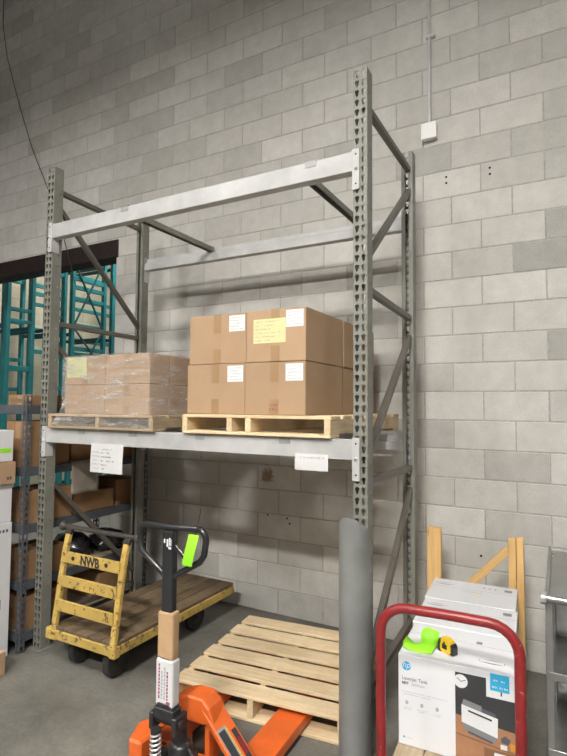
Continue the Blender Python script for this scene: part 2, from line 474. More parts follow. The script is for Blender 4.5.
# the room beyond the opening
FX = -8.4
fw = struct(MB().box(FX - 0.2, FX - J, 0.19, 7.0, 0, ZT).build('wall_far', 'cream_mortar'))
fb = MB()
for n in range(0, 36):
    y = 0.2 - (0.2032 if n % 2 else 0)
    while y < 6.9:
        a, b = max(y, 0.2), min(y + 2 * U, 6.9)
        vs, fs = block_mesh(b - a - JW, U - JW)
        fb.add([(FX + v[1] * -1, (a + b) / 2 + v[0], n * U + U / 2 + v[2]) for v in vs], fs)
        y += 2 * U
fb.build('cream_block', 'cream_block', fw, kind='stuff')
struct(MB().box(FX, X1, 6.9, 7.0, 0, ZT).build('wall_rear', 'plain_wall'))
struct(MB().box(-2.2, -2.0, 0.19, 6.9, 0, ZT).build('wall_side', 'plain_wall'))

# hanging lamps
LAB = ['bright long ceiling lamp hanging straight behind the viewer', 'bright long ceiling lamp hanging behind and left of the viewer',
       'long ceiling lamp hanging nearly above the viewer', 'long ceiling lamp hanging left of the viewer, before the opening',
       'dimmer long ceiling lamp hanging right of the viewer', 'long white ceiling lamp in the room beyond the opening']
for i, (lx, ly, lz, ln, st) in enumerate(LAMPS):
    t = thing('hanging_lamp', LAB[i], 'ceiling lamp', (lx, ly, lz), 0, 'hanging warehouse lamps')
    MB().box(-ln / 2 - 0.02, ln / 2 + 0.02, -0.17, 0.17, 0.012, 0.09).build('housing', 'lamp_white', t, 0.006)
    if 'lamp_glow%d' % i not in MATS: emit('lamp_glow%d' % i, (1.0, 0.965, 0.91), st)
    MB().box(-ln / 2, ln / 2, -0.15, 0.15, 0.0, 0.01).build('diffuser', 'lamp_glow%d' % i, t)
    for s in (-1, 1):
        MB().tube([(s * ln * 0.4, 0, 0.09), (s * ln * 0.4, 0, ZT - lz)], 0.004, 6).build('cable', 'wire_black', t)

# conduit with junction box, loose wire
t = thing('electrical_conduit', 'thin metal conduit running down the block wall to a square junction box', 'conduit', (-0.35, 0, 3.77))
MB().tube([(0, -0.02, 0.05), (0.004, -0.02, ZT - 3.77)], 0.0115, 10).build('pipe', 'conduit_metal', t, smooth=True)
MB().box(-0.054, 0.054, -0.05, -0.002, -0.065, 0.050).build('junction_box', 'box_metal', t, 0.004)
MB().box(-0.057, 0.057, -0.055, -0.05, -0.068, 0.053).build('cover_plate', 'box_metal', t, 0.002)
MB().box(-0.02, 0.045, -0.034, -0.002, 0.72, 0.742).build('strap', 'conduit_metal', t, 0.002)
t = tag(MB().tube([(-5.62, -0.02, ZT), (-5.645, -0.02, 6.9), (-5.62, -0.03, 6.45), (-5.5, -0.035, 6.0), (-5.33, -0.03, 5.55), (-5.16, -0.03, 5.15), (-4.98, -0.03, 4.75), (-4.78, -0.025, 4.38),
                   (-4.55, -0.03, 3.98), (-4.38, -0.04, 3.62), (-4.24, -0.03, 3.26), (-4.16, -0.02, 3.0)], 0.004, 6).build('wire', 'wire_black', smooth=True),
        'thin dark wire hanging slack down the block wall by the opening', 'wire')

# ================================================================== PALLET RACK
RXL, RXR, RW, RD, RH = -2.752, -0.428, 0.073, 0.076, 3.455
FY, BY = -1.385, -0.40            # front face of the front columns, back face of the rear ones
rack = thing('pallet_rack', 'tall grey steel pallet rack with white beams and punched columns', 'rack', ((RXL + RXR) / 2, FY, 0))
RO = Vector(rack.location)
def L(x, y, z): return (x - RO.x, y - RO.y, z)

def holed_strip(mb, width, z0, z1, pitch, holes, place, top_extra=0.0):
    """flat strip split in cells, each with a hole; holes = [(centre_u, kind)], place(u, z) -> point"""
    cuts = [0.0]
    cs = sorted(holes, key=lambda h: h[0])
    for i in range(len(cs) - 1): cuts.append((cs[i][0] + cs[i + 1][0]) / 2)
    cuts.append(width)
    nz = int(round((z1 - z0) / pitch))
    pz = (z1 - z0) / nz
    for j in range(nz):
        za, zb = z0 + j * pz, z0 + (j + 1) * pz; zc = (za + zb) / 2
        for i, (cu, kind) in enumerate(cs):
            ua, ub = cuts[i], cuts[i + 1]
            if kind == 'tear':       # wide above, narrow below
                hp = [(-.0046, -.018), (.0046, -.018), (.008, -.004), (.0118, .007), (.0072, .0165), (-.0072, .0165), (-.0118, .007), (-.008, -.004)]
            else:
                q = kind
                hp = [(q * math.cos(a), q * math.sin(a)) for a in [math.radians(247.5 + 45 * k) for k in range(8)]]
            um = (ua + ub) / 2
            outer = [(um, za), (ub, za), (ub, zc), (ub, zb), (um, zb), (ua, zb), (ua, zc), (ua, za)]
            # rotate the ring so that it matches the hole order
            outer = [(ua, za), (ub, za), (ub, zc - pz * .2), (ub, zc + pz * .2), (ub, zb), (ua, zb), (ua, zc + pz * .2), (ua, zc - pz * .2)]
            vs = [place(u, z) for u, z in outer] + [place(cu + a, zc + b) for a, b in hp]
            mb.add(vs, [(k, (k + 1) % 8, (k + 1) % 8 + 8, k + 8) for k in range(8)])
def column_mesh(inner):
    """channel column, front face towards -y; inner = +1 when the other columns lie towards +x"""
    mb = MB()
    holed_strip(mb, RW, 0, RH, 0.0508, [(0.019, 'tear'), (RW - 0.019, 'tear')], lambda u, z: (u, 0, z))
    holed_strip(mb, RD, 0, RH, 0.0762, [(RD * 0.66, 0.0055)], lambda u, z: (0, u, z))
    holed_strip(mb, RD, 0, RH, 0.0762, [(RD * 0.66, 0.0055)], lambda u, z: (RW, u, z))
    mb.add([(0, RD, 0), (0.025, RD, 0), (0.025, RD, RH), (0, RD, RH)], [(0, 1, 2, 3)])
    mb.add([(RW, RD, 0), (RW - 0.025, RD, 0), (RW - 0.025, RD, RH), (RW, RD, RH)], [(0, 1, 2, 3)])
    me = bpy.data.meshes.new('upright_column'); me.from_pydata(mb.v, [], mb.f)
    bm = bmesh.new(); bm.from_mesh(me); bmesh.ops.remove_doubles(bm, verts=bm.verts[:], dist=0.0003); bm.to_mesh(me); bm.free()
    return me
cm = column_mesh(1)
for nm, x, y, rz in (('upright_column', RXL - RW, FY, 0), ('upright_column', RXR, FY, 0),
                     ('upright_column', RXL, BY, math.pi), ('upright_column', RXR + RW - 0.009, BY, math.pi)):
    o = obj(nm, cm, 'rack_grey', rack, L(x, y, 0.006), (0, 0, rz))
    md = o.modifiers.new('sheet', 'SOLIDIFY'); md.thickness = 0.0028; md.offset = 0
    if rz: o.scale.z = 0.989
    cx = x + RW / 2 if rz == 0 else x - RW / 2
    cy = y + RD / 2 if rz == 0 else y - RD / 2
    piece('base_plate', (0.12, 0.13, 0.008), L(cx, cy, 0.004), 'rack_grey', rack)
def brace(xc, a, b, name):
    q = MB(); A = Vector(L(xc, a[0], a[1])); B = Vector(L(xc, b[0], b[1]))
    q.bar(A, B, 0.036, 0.036, (1, 0, 0))
    return q.build(name, 'brace_grey', rack, 0.004)
fi, ri = FY + 0.062, BY - 0.062
xr, xl = RXR + RW / 2, RXL - RW / 2
for a, b, nm in (((fi, 3.30), (ri, 3.30), 'horizontal_brace'), ((fi, 2.47), (ri, 3.16), 'diagonal_brace'), ((fi, 2.33), (ri, 2.30), 'horizontal_brace'),
                 ((fi, 1.43), (ri, 2.18), 'diagonal_brace'), ((fi, 1.335), (ri, 1.325), 'horizontal_brace'), ((fi, 0.36), (ri, 1.19), 'diagonal_brace'),
                 ((fi, 0.30), (ri, 0.36), 'horizontal_brace')):
    brace(xr, a, b, nm)
for a, b, nm in (((fi, 3.30), (ri, 3.27), 'horizontal_brace'), ((fi, 3.19), (ri, 2.39), 'diagonal_brace'), ((fi, 2.31), (ri, 2.30), 'horizontal_brace'),
                 ((fi, 2.17), (ri, 1.38), 'diagonal_brace'), ((fi, 1.17), (ri, 0.30), 'diagonal_brace'), ((fi, 0.20), (ri, 0.20), 'horizontal_brace')):
    brace(xl, a, b, nm)
def beam(z1, y0, y1, front):
    """step beam: box with a ledge along its inner top edge"""
    ht = 0.104
    st = 0.04
    if front: poly = [(y0, z1 - ht), (y1, z1 - ht), (y1, z1 - st), (y1 - 0.024, z1 - st), (y1 - 0.024, z1), (y0, z1)]
    else: poly = [(y0, z1 - ht), (y1, z1 - ht), (y1, z1), (y0 + 0.024, z1), (y0 + 0.024, z1 - st), (y0, z1 - st)]
    q = MB().prism([(p[0] - RO.y, p[1]) for p in poly], RXL - RO.x, RXR - RO.x, 'x')
    bm_ = q.build('beam', 'beam_white', rack, 0.003)
    yc = y0 - 0.006 if front else y1 + 0.001
    for xa, xb in ((RXL - 0.036, RXL + 0.001), (RXR - 0.001, RXR + 0.036)):
        cn = MB()
        cn.box(xa - RO.x, xb - RO.x, yc - RO.y, yc + 0.005 - RO.y, z1 - 0.205, z1 + 0.01)
        xi = RXL if xa < -1.5 else RXR - 0.004
        cn.box(xi - RO.x, xi + 0.004 - RO.x, min(y0, yc) - RO.y, max(y1, yc + 0.005) - RO.y, z1 - 0.205, z1 + 0.01)
        e = cn.build('end_connector', 'beam_white', bm_, 0.0015)
        mx = (xa + xb) / 2
        for zz in (z1 - 0.02, z1 - 0.175):
            MB().disc((mx - RO.x, zz, yc - RO.y - 0.001), 0.005, 'y', 8, 0.0012).build('rivet', 'hole_dark', bm_)
        MB().lathe([(0.009, 0), (0.009, -0.006), (0.004, -0.010)], (mx - RO.x, yc - RO.y, z1 - 0.095), 'y', 10).build('lock_pin', 'zinc', bm_)
    return bm_
ZU, ZL = 3.028, 1.553
beam(ZU, FY - 0.008, FY + 0.052, True); beam(ZL, FY - 0.008, FY + 0.052, True)
beam(ZU - 0.02, BY - 0.052, BY + 0.008, False); beam(ZL - 0.02, BY - 0.052, BY + 0.008, False)
def crossbar(x, z, mat, hk=0.0):
    q = MB()
    xa, xb = x - 0.021 - RO.x, x + 0.021 - RO.x
    q.prism([(xa, z - 0.040), (xa + 0.004, z - 0.040), (xa + 0.004, z - 0.004), (xb - 0.004, z - 0.004), (xb - 0.004, z - 0.040), (xb, z - 0.040), (xb, z), (xa, z)],
            FY + 0.045 - RO.y, BY - 0.045 - RO.y, 'y')
    q.box(xa - 0.012, xb + 0.012, BY - 0.05 - RO.y, BY - 0.045 - RO.y, z - 0.055, z)
    o = q.build('cross_bar', mat, rack, 0.001)
    h = MB().box(xa - 0.013 + hk, xb + 0.013 + hk, FY - 0.0105 - RO.y, FY - 0.008 - RO.y, z - 0.020, z + 0.0165)
    h.box(xa - 0.013 + hk, xb + 0.013 + hk, FY - 0.008 - RO.y, FY + 0.05 - RO.y, z + 0.0145, z + 0.0165)
    h.build('hook', 'clip_grey', o, 0.0008)
crossbar(-2.032, ZU - 0.012, 'rack_grey'); crossbar(-0.74, ZU - 0.012, 'rack_grey', 0.07)
for x in (-2.383, -1.915, -1.383, -0.816): crossbar(x, ZL - 0.016, 'zinc')

# rounded steel guard in front of the right front column
def guard():
    mb = MB(); n = 14; cx, yb, wd, dp = -0.408, -1.392, 0.073, 0.115
    prof = [(-wd, 0.0)] + [(-wd * math.cos(math.pi * k / n), -0.035 - (dp - 0.035) * math.sin(math.pi * k / n)) for k in range(n + 1)] + [(wd, 0.0)]
    def top(y): return 1.055 + 0.135 * min(1, max(0, (-y) / dp)) ** 0.75
    m = len(prof); vs = []
    for x, y in prof: vs.append((x, y, 0.0))
    for x, y in prof: vs.append((x, y, top(y)))
    t = 0.006
    for x, y in prof: vs.append((x * (1 - t / wd), min(0, y + t), 0.0))
    for x, y in prof: vs.append((x * (1 - t / wd), min(0, y + t), top(y)))
    fs = []
    for i in range(m - 1):
        fs += [(i, i + 1, m + i + 1, m + i), (2 * m + i + 1, 2 * m + i, 3 * m + i, 3 * m + i + 1), (m + i, m + i + 1, 3 * m + i + 1, 3 * m + i)]
    fs += [(0, m, 3 * m, 2 * m), (m - 1, 2 * m + m - 1, 3 * m + m - 1, 2 * m - 1)]
    mb.add(vs, fs)
    g = thing('column_guard', 'rounded grey steel guard standing in front of the right rack column', 'column guard', (cx, yb, 0))
    mb.build('shell', 'guard_grey', g, smooth=True)
    cap = [(x * 0.97, y * 0.97, top(y) - 0.004) for x, y in prof]
    MB().add(cap + [(0, -0.04, top(-0.04) - 0.002)], [(i, i + 1, m) for i in range(m - 1)] + [(m - 1, 0, m)]).build('cap', 'guard_grey', g)
    MB().box(-0.1, 0.1, -0.15, -0.035, 0, 0.008).build('foot_plate', 'guard_grey', g, 0.002)
guard()

# ================================================================== PALLETS AND LOADS
def pallet(label, x, y, z, rz, wd, dp, nb, stringers, hs, mat, bottom, bw=None):
    """wd = length of the deck boards (local x), dp = length of the stringers (local y); origin = front left corner"""
    t = thing('wooden_pallet', label, 'pallet', (x, y, z), rz, 'wooden pallets')
    tb, sw = 0.018, 0.036
    zs = tb if bottom else 0
    for sx in stringers: piece('stringer', (dp, sw, hs), (sx, dp / 2, zs + hs / 2), mat, t, (0, 0, math.pi / 2), 0.002)
    rr = random.Random(label)
    bw = bw or 0.125
    for i in range(nb):
        yy = bw / 2 + (dp - bw) * i / (nb - 1)
        b = piece('deck_board', (wd, bw if i not in (0,) else bw, tb), (wd / 2 + rr.uniform(-.006, .006), yy, zs + hs + tb / 2 + rr.uniform(0, .001)), mat, t, (0, 0, rr.uniform(-.004, .004)), 0.0025)
    for yy in bottom:
        piece('bottom_board', (wd, 0.12, tb), (wd / 2, yy, tb / 2), mat, t, (0, 0, 0), 0.0025)
    return t
E_ = 0.0005
ZP = ZL + 0.0015                      # pallets stand on the lower beams
pallet('pale wooden pallet under the tall cardboard boxes on the rack shelf', -1.495, -1.418, ZP, 0, 0.955, 1.20, 7,
       (0.018, 0.335, 0.46, 0.937), 0.076, 'pallet_wood', (0.06, 0.60, 1.14))
pallet('greyish wooden pallet under the plastic-wrapped boxes on the rack shelf', -2.69, -1.425, ZP, 0, 0.97, 1.02, 7,
       (0.018, 0.485, 0.952), 0.062, 'grey_pallet_wood', (0.06, 0.51, 0.96))
pallet('empty pale wooden pallet lying on the floor over the jack forks', -1.532, -1.42, 0.001, math.radians(6.2), 1.03, 1.0, 6,
       (0.018, 0.50, 1.012), 0.098, 'pallet_wood', (0.06, 0.5, 0.94), 0.128)

def carton(label, x0, x1, y0, y1, z0, z1, mat='cardboard', tape=True, seam=True, group=None, rz=0.0, name='cardboard_box'):
    """shipping box seen from -y: body with flap seam, tape strip down its front"""
    cx, cy = (x0 + x1) / 2, (y0 + y1) / 2
    w2, d2, h = (x1 - x0) / 2, (y1 - y0) / 2, z1 - z0
    o = MB().box(-w2, w2, -d2, d2, 0, h).build(name, mat, None, 0.005, seg=2, loc=(cx, cy, z0), rot=(0, 0, rz))
    tag(o, label, 'box', group)
    if tape:
        tw = 0.027
        q = MB().box(-tw, tw, -d2 - 0.0006, -d2, h * 0.62, h - 0.004)
        q.box(-tw, tw, -d2 - 0.0006, d2 * 0.96, h, h + 0.0006)
        q.box(-tw, tw, -d2 - 0.0006, -d2, 0.004, h * 0.30)
        q.build('tape', 'box_tape', o)
    if seam:
        MB().box(-w2 + 0.004, w2 - 0.004, -0.0012, 0.0012, h - 0.001, h + 0.0003).build('flap_seam', 'hole_dark', o)
    return o, cx, cy, z0, -d2
def ship_label(o, x0, x1, z0, z1, d, mat='label_paper', seed=1, lines=5):
    p = patch('label', x0, x1, z0, z1, d, mat, o, 0.0008)
    h = (z1 - z0)
    for k in range(lines):
        z = z1 - h * (k + 0.8) / (lines + 0.6)
        scribble('print_line', x0 + 0.08 * (x1 - x0), x1 - (0.1 + 0.25 * (k % 2)) * (x1 - x0), z, h * 0.055, d - 0.0008, 'pale_ink', p, seed * 10 + k, 0.0014, 0.15)
    return p
ZD = ZP + 0.018 + 0.076 + 0.018 + 0.0015
hA = 0.291
G = 'tall cardboard boxes on the rack shelf'
defs = [('lower left cardboard box with a white corner label on the pale pallet', -1.498, -1.086, -1.372, -0.88, 0),
        ('cardboard box with a white corner label, lower right front of the tall boxes', -1.083, -0.702, -1.376, -0.86, 0),
        ('cardboard box with a white corner label and no note, upper left of the tall boxes', -1.492, -1.083, -1.365, -0.88, 1),
        ('cardboard box with a yellow paper note taped on, upper right of the tall boxes', -1.075, -0.700, -1.378, -0.86, 1),
        ('cardboard box behind the labelled ones, lower, beside the right rack column', -1.06, -0.705, -0.845, -0.27, 0),
        ('upper cardboard box behind the one with the yellow note, beside right rack column', -1.06, -0.70, -0.845, -0.275, 1)]
for i, (lb, a, b, c, d, lv) in enumerate(defs):
    o, cx, cy, z0, fd = carton(lb, a, b, c, d, ZD + lv * (hA + 0.0015), ZD + lv * (hA + 0.0015) + hA, group=G)
    if i < 4:
        w2 = (b - a) / 2
        ship_label(o, w2 - 0.12, w2 - 0.012 if i % 2 == 0 else w2 - 0.014, hA - 0.105, hA - 0.012, fd, seed=i + 3)
    if i == 3:
        n = patch('yellow_note', -1.028 - cx, -0.822 - cx, 2.065 - z0, 2.20 - z0, fd, 'yellow_note', o, 0.0008)
        for k in range(6):
            scribble('pen_line', -1.015 - cx, -0.86 - 0.03 * (k % 3) - cx, 2.185 - 0.021 * k - z0, 0.008, fd - 0.0008, 'pale_ink', n, 70 + k, 0.0016)
    if i == 1:
        scribble('pen_mark', -0.03, 0.03, 0.03, 0.018, fd - 0.0008, 'red_ink', o, 5, 0.003, 0)
        scribble('pen_mark', -0.03, 0.02, 0.055, 0.014, fd - 0.0008, 'red_ink', o, 6, 0.003, 0)
ZD2 = ZP + 0.018 + 0.062 + 0.018 + 0.0015
hB = 0.196
G = 'plastic-wrapped cardboard boxes on the rack shelf'
lbs = ['{} left front box of the plastic-wrapped load on the rack', '{} right front box of the plastic-wrapped load on the rack', '{} side box behind the front ones of the plastic-wrapped load']
for lv in (0, 1):
    for j, (a, b, c, d) in enumerate([(-2.572, -2.184, -1.385, -1.20), (-2.180, -1.790, -1.385, -1.20), (-2.16, -1.792, -1.192, -0.80)]):
        pre = ['lower', 'upper'][lv]
        if lv == 1 and j == 0: lb = 'upper left front box with a pale green note in the plastic-wrapped load'
        else: lb = lbs[j].format(pre)
        o, cx, cy, z0, fd = carton(lb, a, b, c, d, ZD2 + lv * (hB + 0.0015), ZD2 + lv * (hB + 0.0015) + hB, tape=(j < 2), group=G)
        if lv == 1 and j == 0:
            patch('green_note', -2.555 - cx, -2.36 - cx, 0.052, 0.19, fd, 'green_note', o, 0.0008)
# stretch film wound round the wrapped boxes and the pallet's front edge
def film():
    rr = random.Random(5)
    x0, x1, y0, y1 = -2.590, -1.772, -1.402, -0.785
    ring = []
    def seg(a, b, n):
        for k in range(n): ring.append((a[0] + (b[0] - a[0]) * k / n, a[1] + (b[1] - a[1]) * k / n))
    c = 0.014
    seg((x0 + c, y0), (x1 - c, y0), 34); seg((x1 - c, y0), (x1, y0 + c), 2); seg((x1, y0 + c), (x1, y1 - c), 24)
    seg((x1, y1 - c), (x1 - c, y1), 2); seg((x1 - c, y1), (x0 + c, y1), 24); seg((x0 + c, y1), (x0, y1 - c), 2)
    seg((x0, y1 - c), (x0, y0 + c), 20); seg((x0, y0 + c), (x0 + c, y0), 2)
    cx, cy = (x0 + x1) / 2, (y0 + y1) / 2
    zb, zt = ZP + 0.022, ZD2 + 2 * hB + 0.006
    nz = 26; n = len(ring); vs = []; fs = []
    for j in range(nz + 1):
        z = zb + (zt - zb) * j / nz
        fl = max(0, (ZD2 - z + 0.05) / 0.15); fl = min(1, fl)
        for i, (x, y) in enumerate(ring):
            ox, oy = x - cx, y - cy
            L_ = math.hypot(ox, oy)
            wv = 0.0045 * math.sin(i * 0.7 + j * 1.3) * math.sin(j * 0.9 + i * 0.23) + rr.uniform(-.003, .003)
            k = wv * 0.8 + 0.004
            px = x + ox / L_ * k + (fl * (0.085 if ox < 0 else 0.05)) * (1 if ox > 0 else -1) * abs(ox) / (x1 - x0) * 2 * 0.9
            py = y + oy / L_ * k + (-fl * 0.030 if oy < -0.25 else 0)
            vs.append((px, py, z + rr.uniform(-.002, .002)))
    # a short tuck over the top edge
    for i, (x, y) in enumerate(ring):
        ox, oy = x - cx, y - cy
        vs.append((x - ox * 0.16 + rr.uniform(-.01, .01), y - oy * 0.2 + rr.uniform(-.01, .01), zt + 0.003 + rr.uniform(0, .004)))
    for j in range(nz + 1):
        for i in range(n):
            fs.append((j * n + i, j * n + (i + 1) % n, (j + 1) * n + (i + 1) % n, (j + 1) * n + i))
    o = MB().add(vs, fs).build('stretch_wrap', 'stretch_film', smooth=True)
    tag(o, 'clear wrinkled stretch film wound around the left load on the rack', 'stretch film')
film()

# papers hanging from the lower front beam
YB = FY - 0.008 - 0.0008
def sheet(label, x0, x1, z0, z1, tilt, lines, seed):
    mb = MB(); n = 6
    vs = []
    for j in range(n + 1):
        z = z1 + (z0 - z1) * j / n; y = -0.004 * math.sin(j / n * 2.2)
        vs += [(x0 + tilt * j / n, y, z), (x1 + tilt * j / n, y - 0.001, z), (x0 + tilt * j / n, y + 0.0006, z), (x1 + tilt * j / n, y - 0.0004, z)]
    fs = []
    for j in range(n):
        a, b = 4 * j, 4 * j + 4
        fs += [(a, a + 1, b + 1, b), (a + 3, a + 2, b + 2, b + 3), (a, b, b + 2, a + 2), (a + 1, a + 3, b + 3, b + 1)]
    fs += [(0, 2, 3, 1), (4 * n, 4 * n + 1, 4 * n + 3, 4 * n + 2)]
    mb.add([(x - (x0 + x1) / 2, y, z - z0) for x, y, z in vs], fs)
    o = mb.build('paper_sheet', 'paper', loc=((x0 + x1) / 2, YB - 0.001, z0))
    tag(o, label, 'paper')
    for k, (a, b, z, h, m) in enumerate(lines):
        scribble('writing', a - (x0 + x1) / 2, b - (x0 + x1) / 2, z - z0, h, -0.0045, m, o, seed + k, 0.0022 if h < 0.02 else 0.003, 0.2)
    return o
ls = [(-2.18, -2.09, 1.425, 0.008, 'pale_ink')]
for k in range(5):
    z = 1.405 - 0.026 * k
    ls.append((-2.265, -2.20, z, 0.008, 'pale_ink')); ls.append((-2.185, -2.07 - 0.022 * (k if k > 2 else 2 - k), z - 0.003, 0.011, 'ink'))
sheet('white paper with rows of small writing hanging from the lower rack beam', -2.284, -1.99, 1.272, 1.462, -0.003, ls, 300)
sheet('plain white paper with one handwritten line hanging near the right rack column', -0.752, -0.562, 1.385, 1.470, 0.002,
      [(-0.735, -0.58, 1.452, 0.013, 'pale_ink')], 330)

# ================================================================== YELLOW PLATFORM CART
ct = thing('platform_cart', 'old yellow platform cart with worn plank deck and slatted end', 'cart', (-2.21, -1.5, 0))
CX = 0.29
DL, DZ = 1.29, 0.25
piece('frame_rail', (2 * CX, 0.045, 0.062), (0, 0.0225, DZ - 0.036), 'yellow_edge', ct, bevel=0.006)
piece('frame_rail', (2 * CX, 0.045, 0.062), (0, DL - 0.0225, DZ - 0.036), 'yellow_edge', ct, bevel=0.006)
for s in (-1, 1):
    piece('frame_rail', (DL - 0.092, 0.04, 0.062), (s * (CX - 0.02), DL / 2, DZ - 0.036), 'yellow_edge', ct, (0, 0, math.pi / 2), bevel=0.006)
pw = (2 * CX - 0.006) / 5
for k in range(5):
    piece('deck_plank', (DL - 0.012, pw - 0.005, 0.024), (-CX + 0.003 + pw * (k + 0.5), DL / 2, DZ + 0.0065 + 0.001 * (k % 2)), 'old_deck_wood', ct, (0, 0, math.pi / 2), 0.003)
# worn steel corner plates
for s in (-1, 1):
    q = MB().box(s * CX - 0.05, s * CX + 0.004 if s > 0 else s * CX + 0.05, -0.004, 0.05, DZ - 0.075, DZ - 0.002)
    q.build('corner_plate', 'yellow_paint', ct, 0.008)
# slatted end: two posts leaning back, three slats, pipe handle
LEAN = 0.095
def yl(z): return 0.012 + LEAN * max(0, z - DZ) / 0.65
for s in (-1, 1):
    q = MB(); pts = []
    for k in range(9):
        z = 0.19 + (0.86 - 0.19) * k / 8
        pts.append((s * (CX - 0.022), yl(z) + (0.012 * ((k - 6) / 2) ** 2 if k > 6 else 0), z))
    for a, b in zip(pts[:-1], pts[1:]): q.bar(a, b, 0.042, 0.03, (0, -1, 0.15))
    q.build('end_post', 'yellow_paint', ct, 0.004)
for k, zc in enumerate((0.705, 0.555, 0.405)):
    sl = MB().box(-CX + 0.03, CX - 0.03, yl(zc) - 0.028, yl(zc) - 0.012, zc - 0.037, zc + 0.037).build('slat', 'yellow_paint', ct, 0.003)
    if k == 0:
        text_front('lettering', 'NWB', 0.084, -0.085, yl(zc) - 0.029, zc - 0.029, 'rubber', sl, True, 0.86)
        for bx in (-0.155, 0.15):
            MB().disc((bx, zc, yl(zc) - 0.031), 0.014, 'y', 12, 0.003).build('bolt', 'dark_iron', sl)
    if k == 1:
        scribble('faded_mark', -0.02, 0.07, zc - 0.005, 0.03, yl(zc) - 0.028, 'dark_iron', sl, 12, 0.004, 0.3)
hz, hy = 0.885, yl(0.885) + 0.02
pts = [(-CX - 0.055, hy, hz), (-CX + 0.02, hy - 0.004, hz), (0, hy - 0.01, hz), (CX - 0.02, hy - 0.004, hz), (CX + 0.055, hy, hz)]
q = MB().tube(pts, 0.0165, 12)
for s in (-1, 1):
    q.lathe([(0.018, 0), (0.031, s * 0.012), (0.033, s * 0.03), (0.024, s * 0.04)], (s * (CX + 0.03), hy, hz), 'x', 14)
q.build('handle_bar', 'bare_steel', ct, smooth=True)
for s in (-1, 1):
    q = MB().bar((s * (CX - 0.022), yl(0.84), 0.84), (s * (CX - 0.02), hy, hz - 0.012), 0.05, 0.03, (0, -1, 0.15))
    q.build('handle_bracket', 'dark_iron', ct, 0.004)
for sx, sy in ((-1, 0.15), (1, 0.13), (-1, 0.93), (1, 0.93)):
    wx = sx * (CX - 0.12)
    cs = MB().box(wx - 0.055, wx + 0.055, sy - 0.06, sy + 0.06, DZ - 0.082, DZ - 0.067)
    for s in (-1, 1): cs.prism([(sy - 0.045, DZ - 0.08), (sy + 0.045, DZ - 0.08), (sy + 0.02, 0.085), (sy - 0.02, 0.085)], wx + s * 0.034 - 0.004, wx + s * 0.034 + 0.004, 'x')
    cs = cs.build('caster_fork', 'dark_iron', ct, 0.002)
    MB().lathe([(0.03, -0.026), (0.086, -0.026), (0.095, -0.017), (0.095, 0.017), (0.086, 0.026), (0.03, 0.026)], (wx, sy, 0.0955), 'x', 26).build('wheel', 'rubber', cs, smooth=True)
    MB().lathe([(0.045, -0.031), (0.045, 0.031)], (wx, sy, 0.0955), 'x', 16).build('hub', 'dark_iron', cs, smooth=True)

# ================================================================== PALLET JACK
jk = thing('pallet_jack', 'orange hand pallet jack with black handle, forks under the floor pallet', 'pallet jack', (-1.055, -1.4, 0), math.radians(2))
for s in (-1, 1):
    fx = s * 0.25
    q = MB().prism([(fx - 0.08, 0.032), (fx - 0.074, 0.032), (fx - 0.074, 0.079), (fx + 0.074, 0.079), (fx + 0.074, 0.032), (fx + 0.08, 0.032), (fx + 0.08, 0.085), (fx - 0.08, 0.085)], -0.46, 0.76, 'y')
    q.box(fx - 0.08, fx + 0.08, -0.47, -0.455, 0.03, 0.12)
    fk = q.build('fork', 'orange_paint', jk, 0.003)
    MB().lathe([(0.037, -0.045), (0.039, -0.03), (0.039, 0.03), (0.037, 0.045)], (fx, 0.66, 0.040), 'x', 18).build('load_roller', 'rubber', fk, smooth=True)
    # sloping arm from the head down to the fork heel
    a, b = Vector((s * 0.035, -0.40, 0.335)), Vector((s * 0.285, -0.43, 0.105))
    arm = MB().bar(a, b, 0.115, 0.03, (s * 0.6, -0.15, 0.8)).build('arm', 'orange_paint', jk, 0.006)
    if s > 0:
        d = (b - a).normalized(); sd = d.cross(Vector((s * 0.6, -0.15, 0.8))).normalized(); up = sd.cross(d).normalized()
        if up.z < 0: up = -up
        def quad(u0, u1, v0, v1, off): 
            p = [a + d * u + sd * v + up * (0.015 + off) for u, v in ((u0, v0), (u1, v0), (u1, v1), (u0, v1))]
            return MB().add(p + [x - up * 0.0006 for x in p], [(0, 1, 2, 3), (7, 6, 5, 4), (0, 4, 5, 1), (1, 5, 6, 2), (2, 6, 7, 3), (3, 7, 4, 0)])
        ln = (b - a).length
        sgn = 1 if sd.y < 0 else -1
        quad(ln * 0.40, ln * 0.97, sgn * -0.005, sgn * 0.052, 0.0008).build('sticker', 'zinc', arm)
        quad(ln * 0.44, ln * 0.93, sgn * 0.010, sgn * 0.047, 0.0016).build('sticker', 'print_charcoal', arm)
        quad(ln * 0.42, ln * 0.95, sgn * -0.003, sgn * 0.001, 0.0016).build('sticker', 'measure_yellow', arm)
        quad(ln * 0.50, ln * 0.98, sgn * -0.046, sgn * -0.018, 0.0012).build('sticker', 'print_charcoal', arm)
        quad(ln * 0.62, ln * 0.84, sgn * -0.040, sgn * -0.022, 0.0018).build('sticker', 'red_paint', arm)
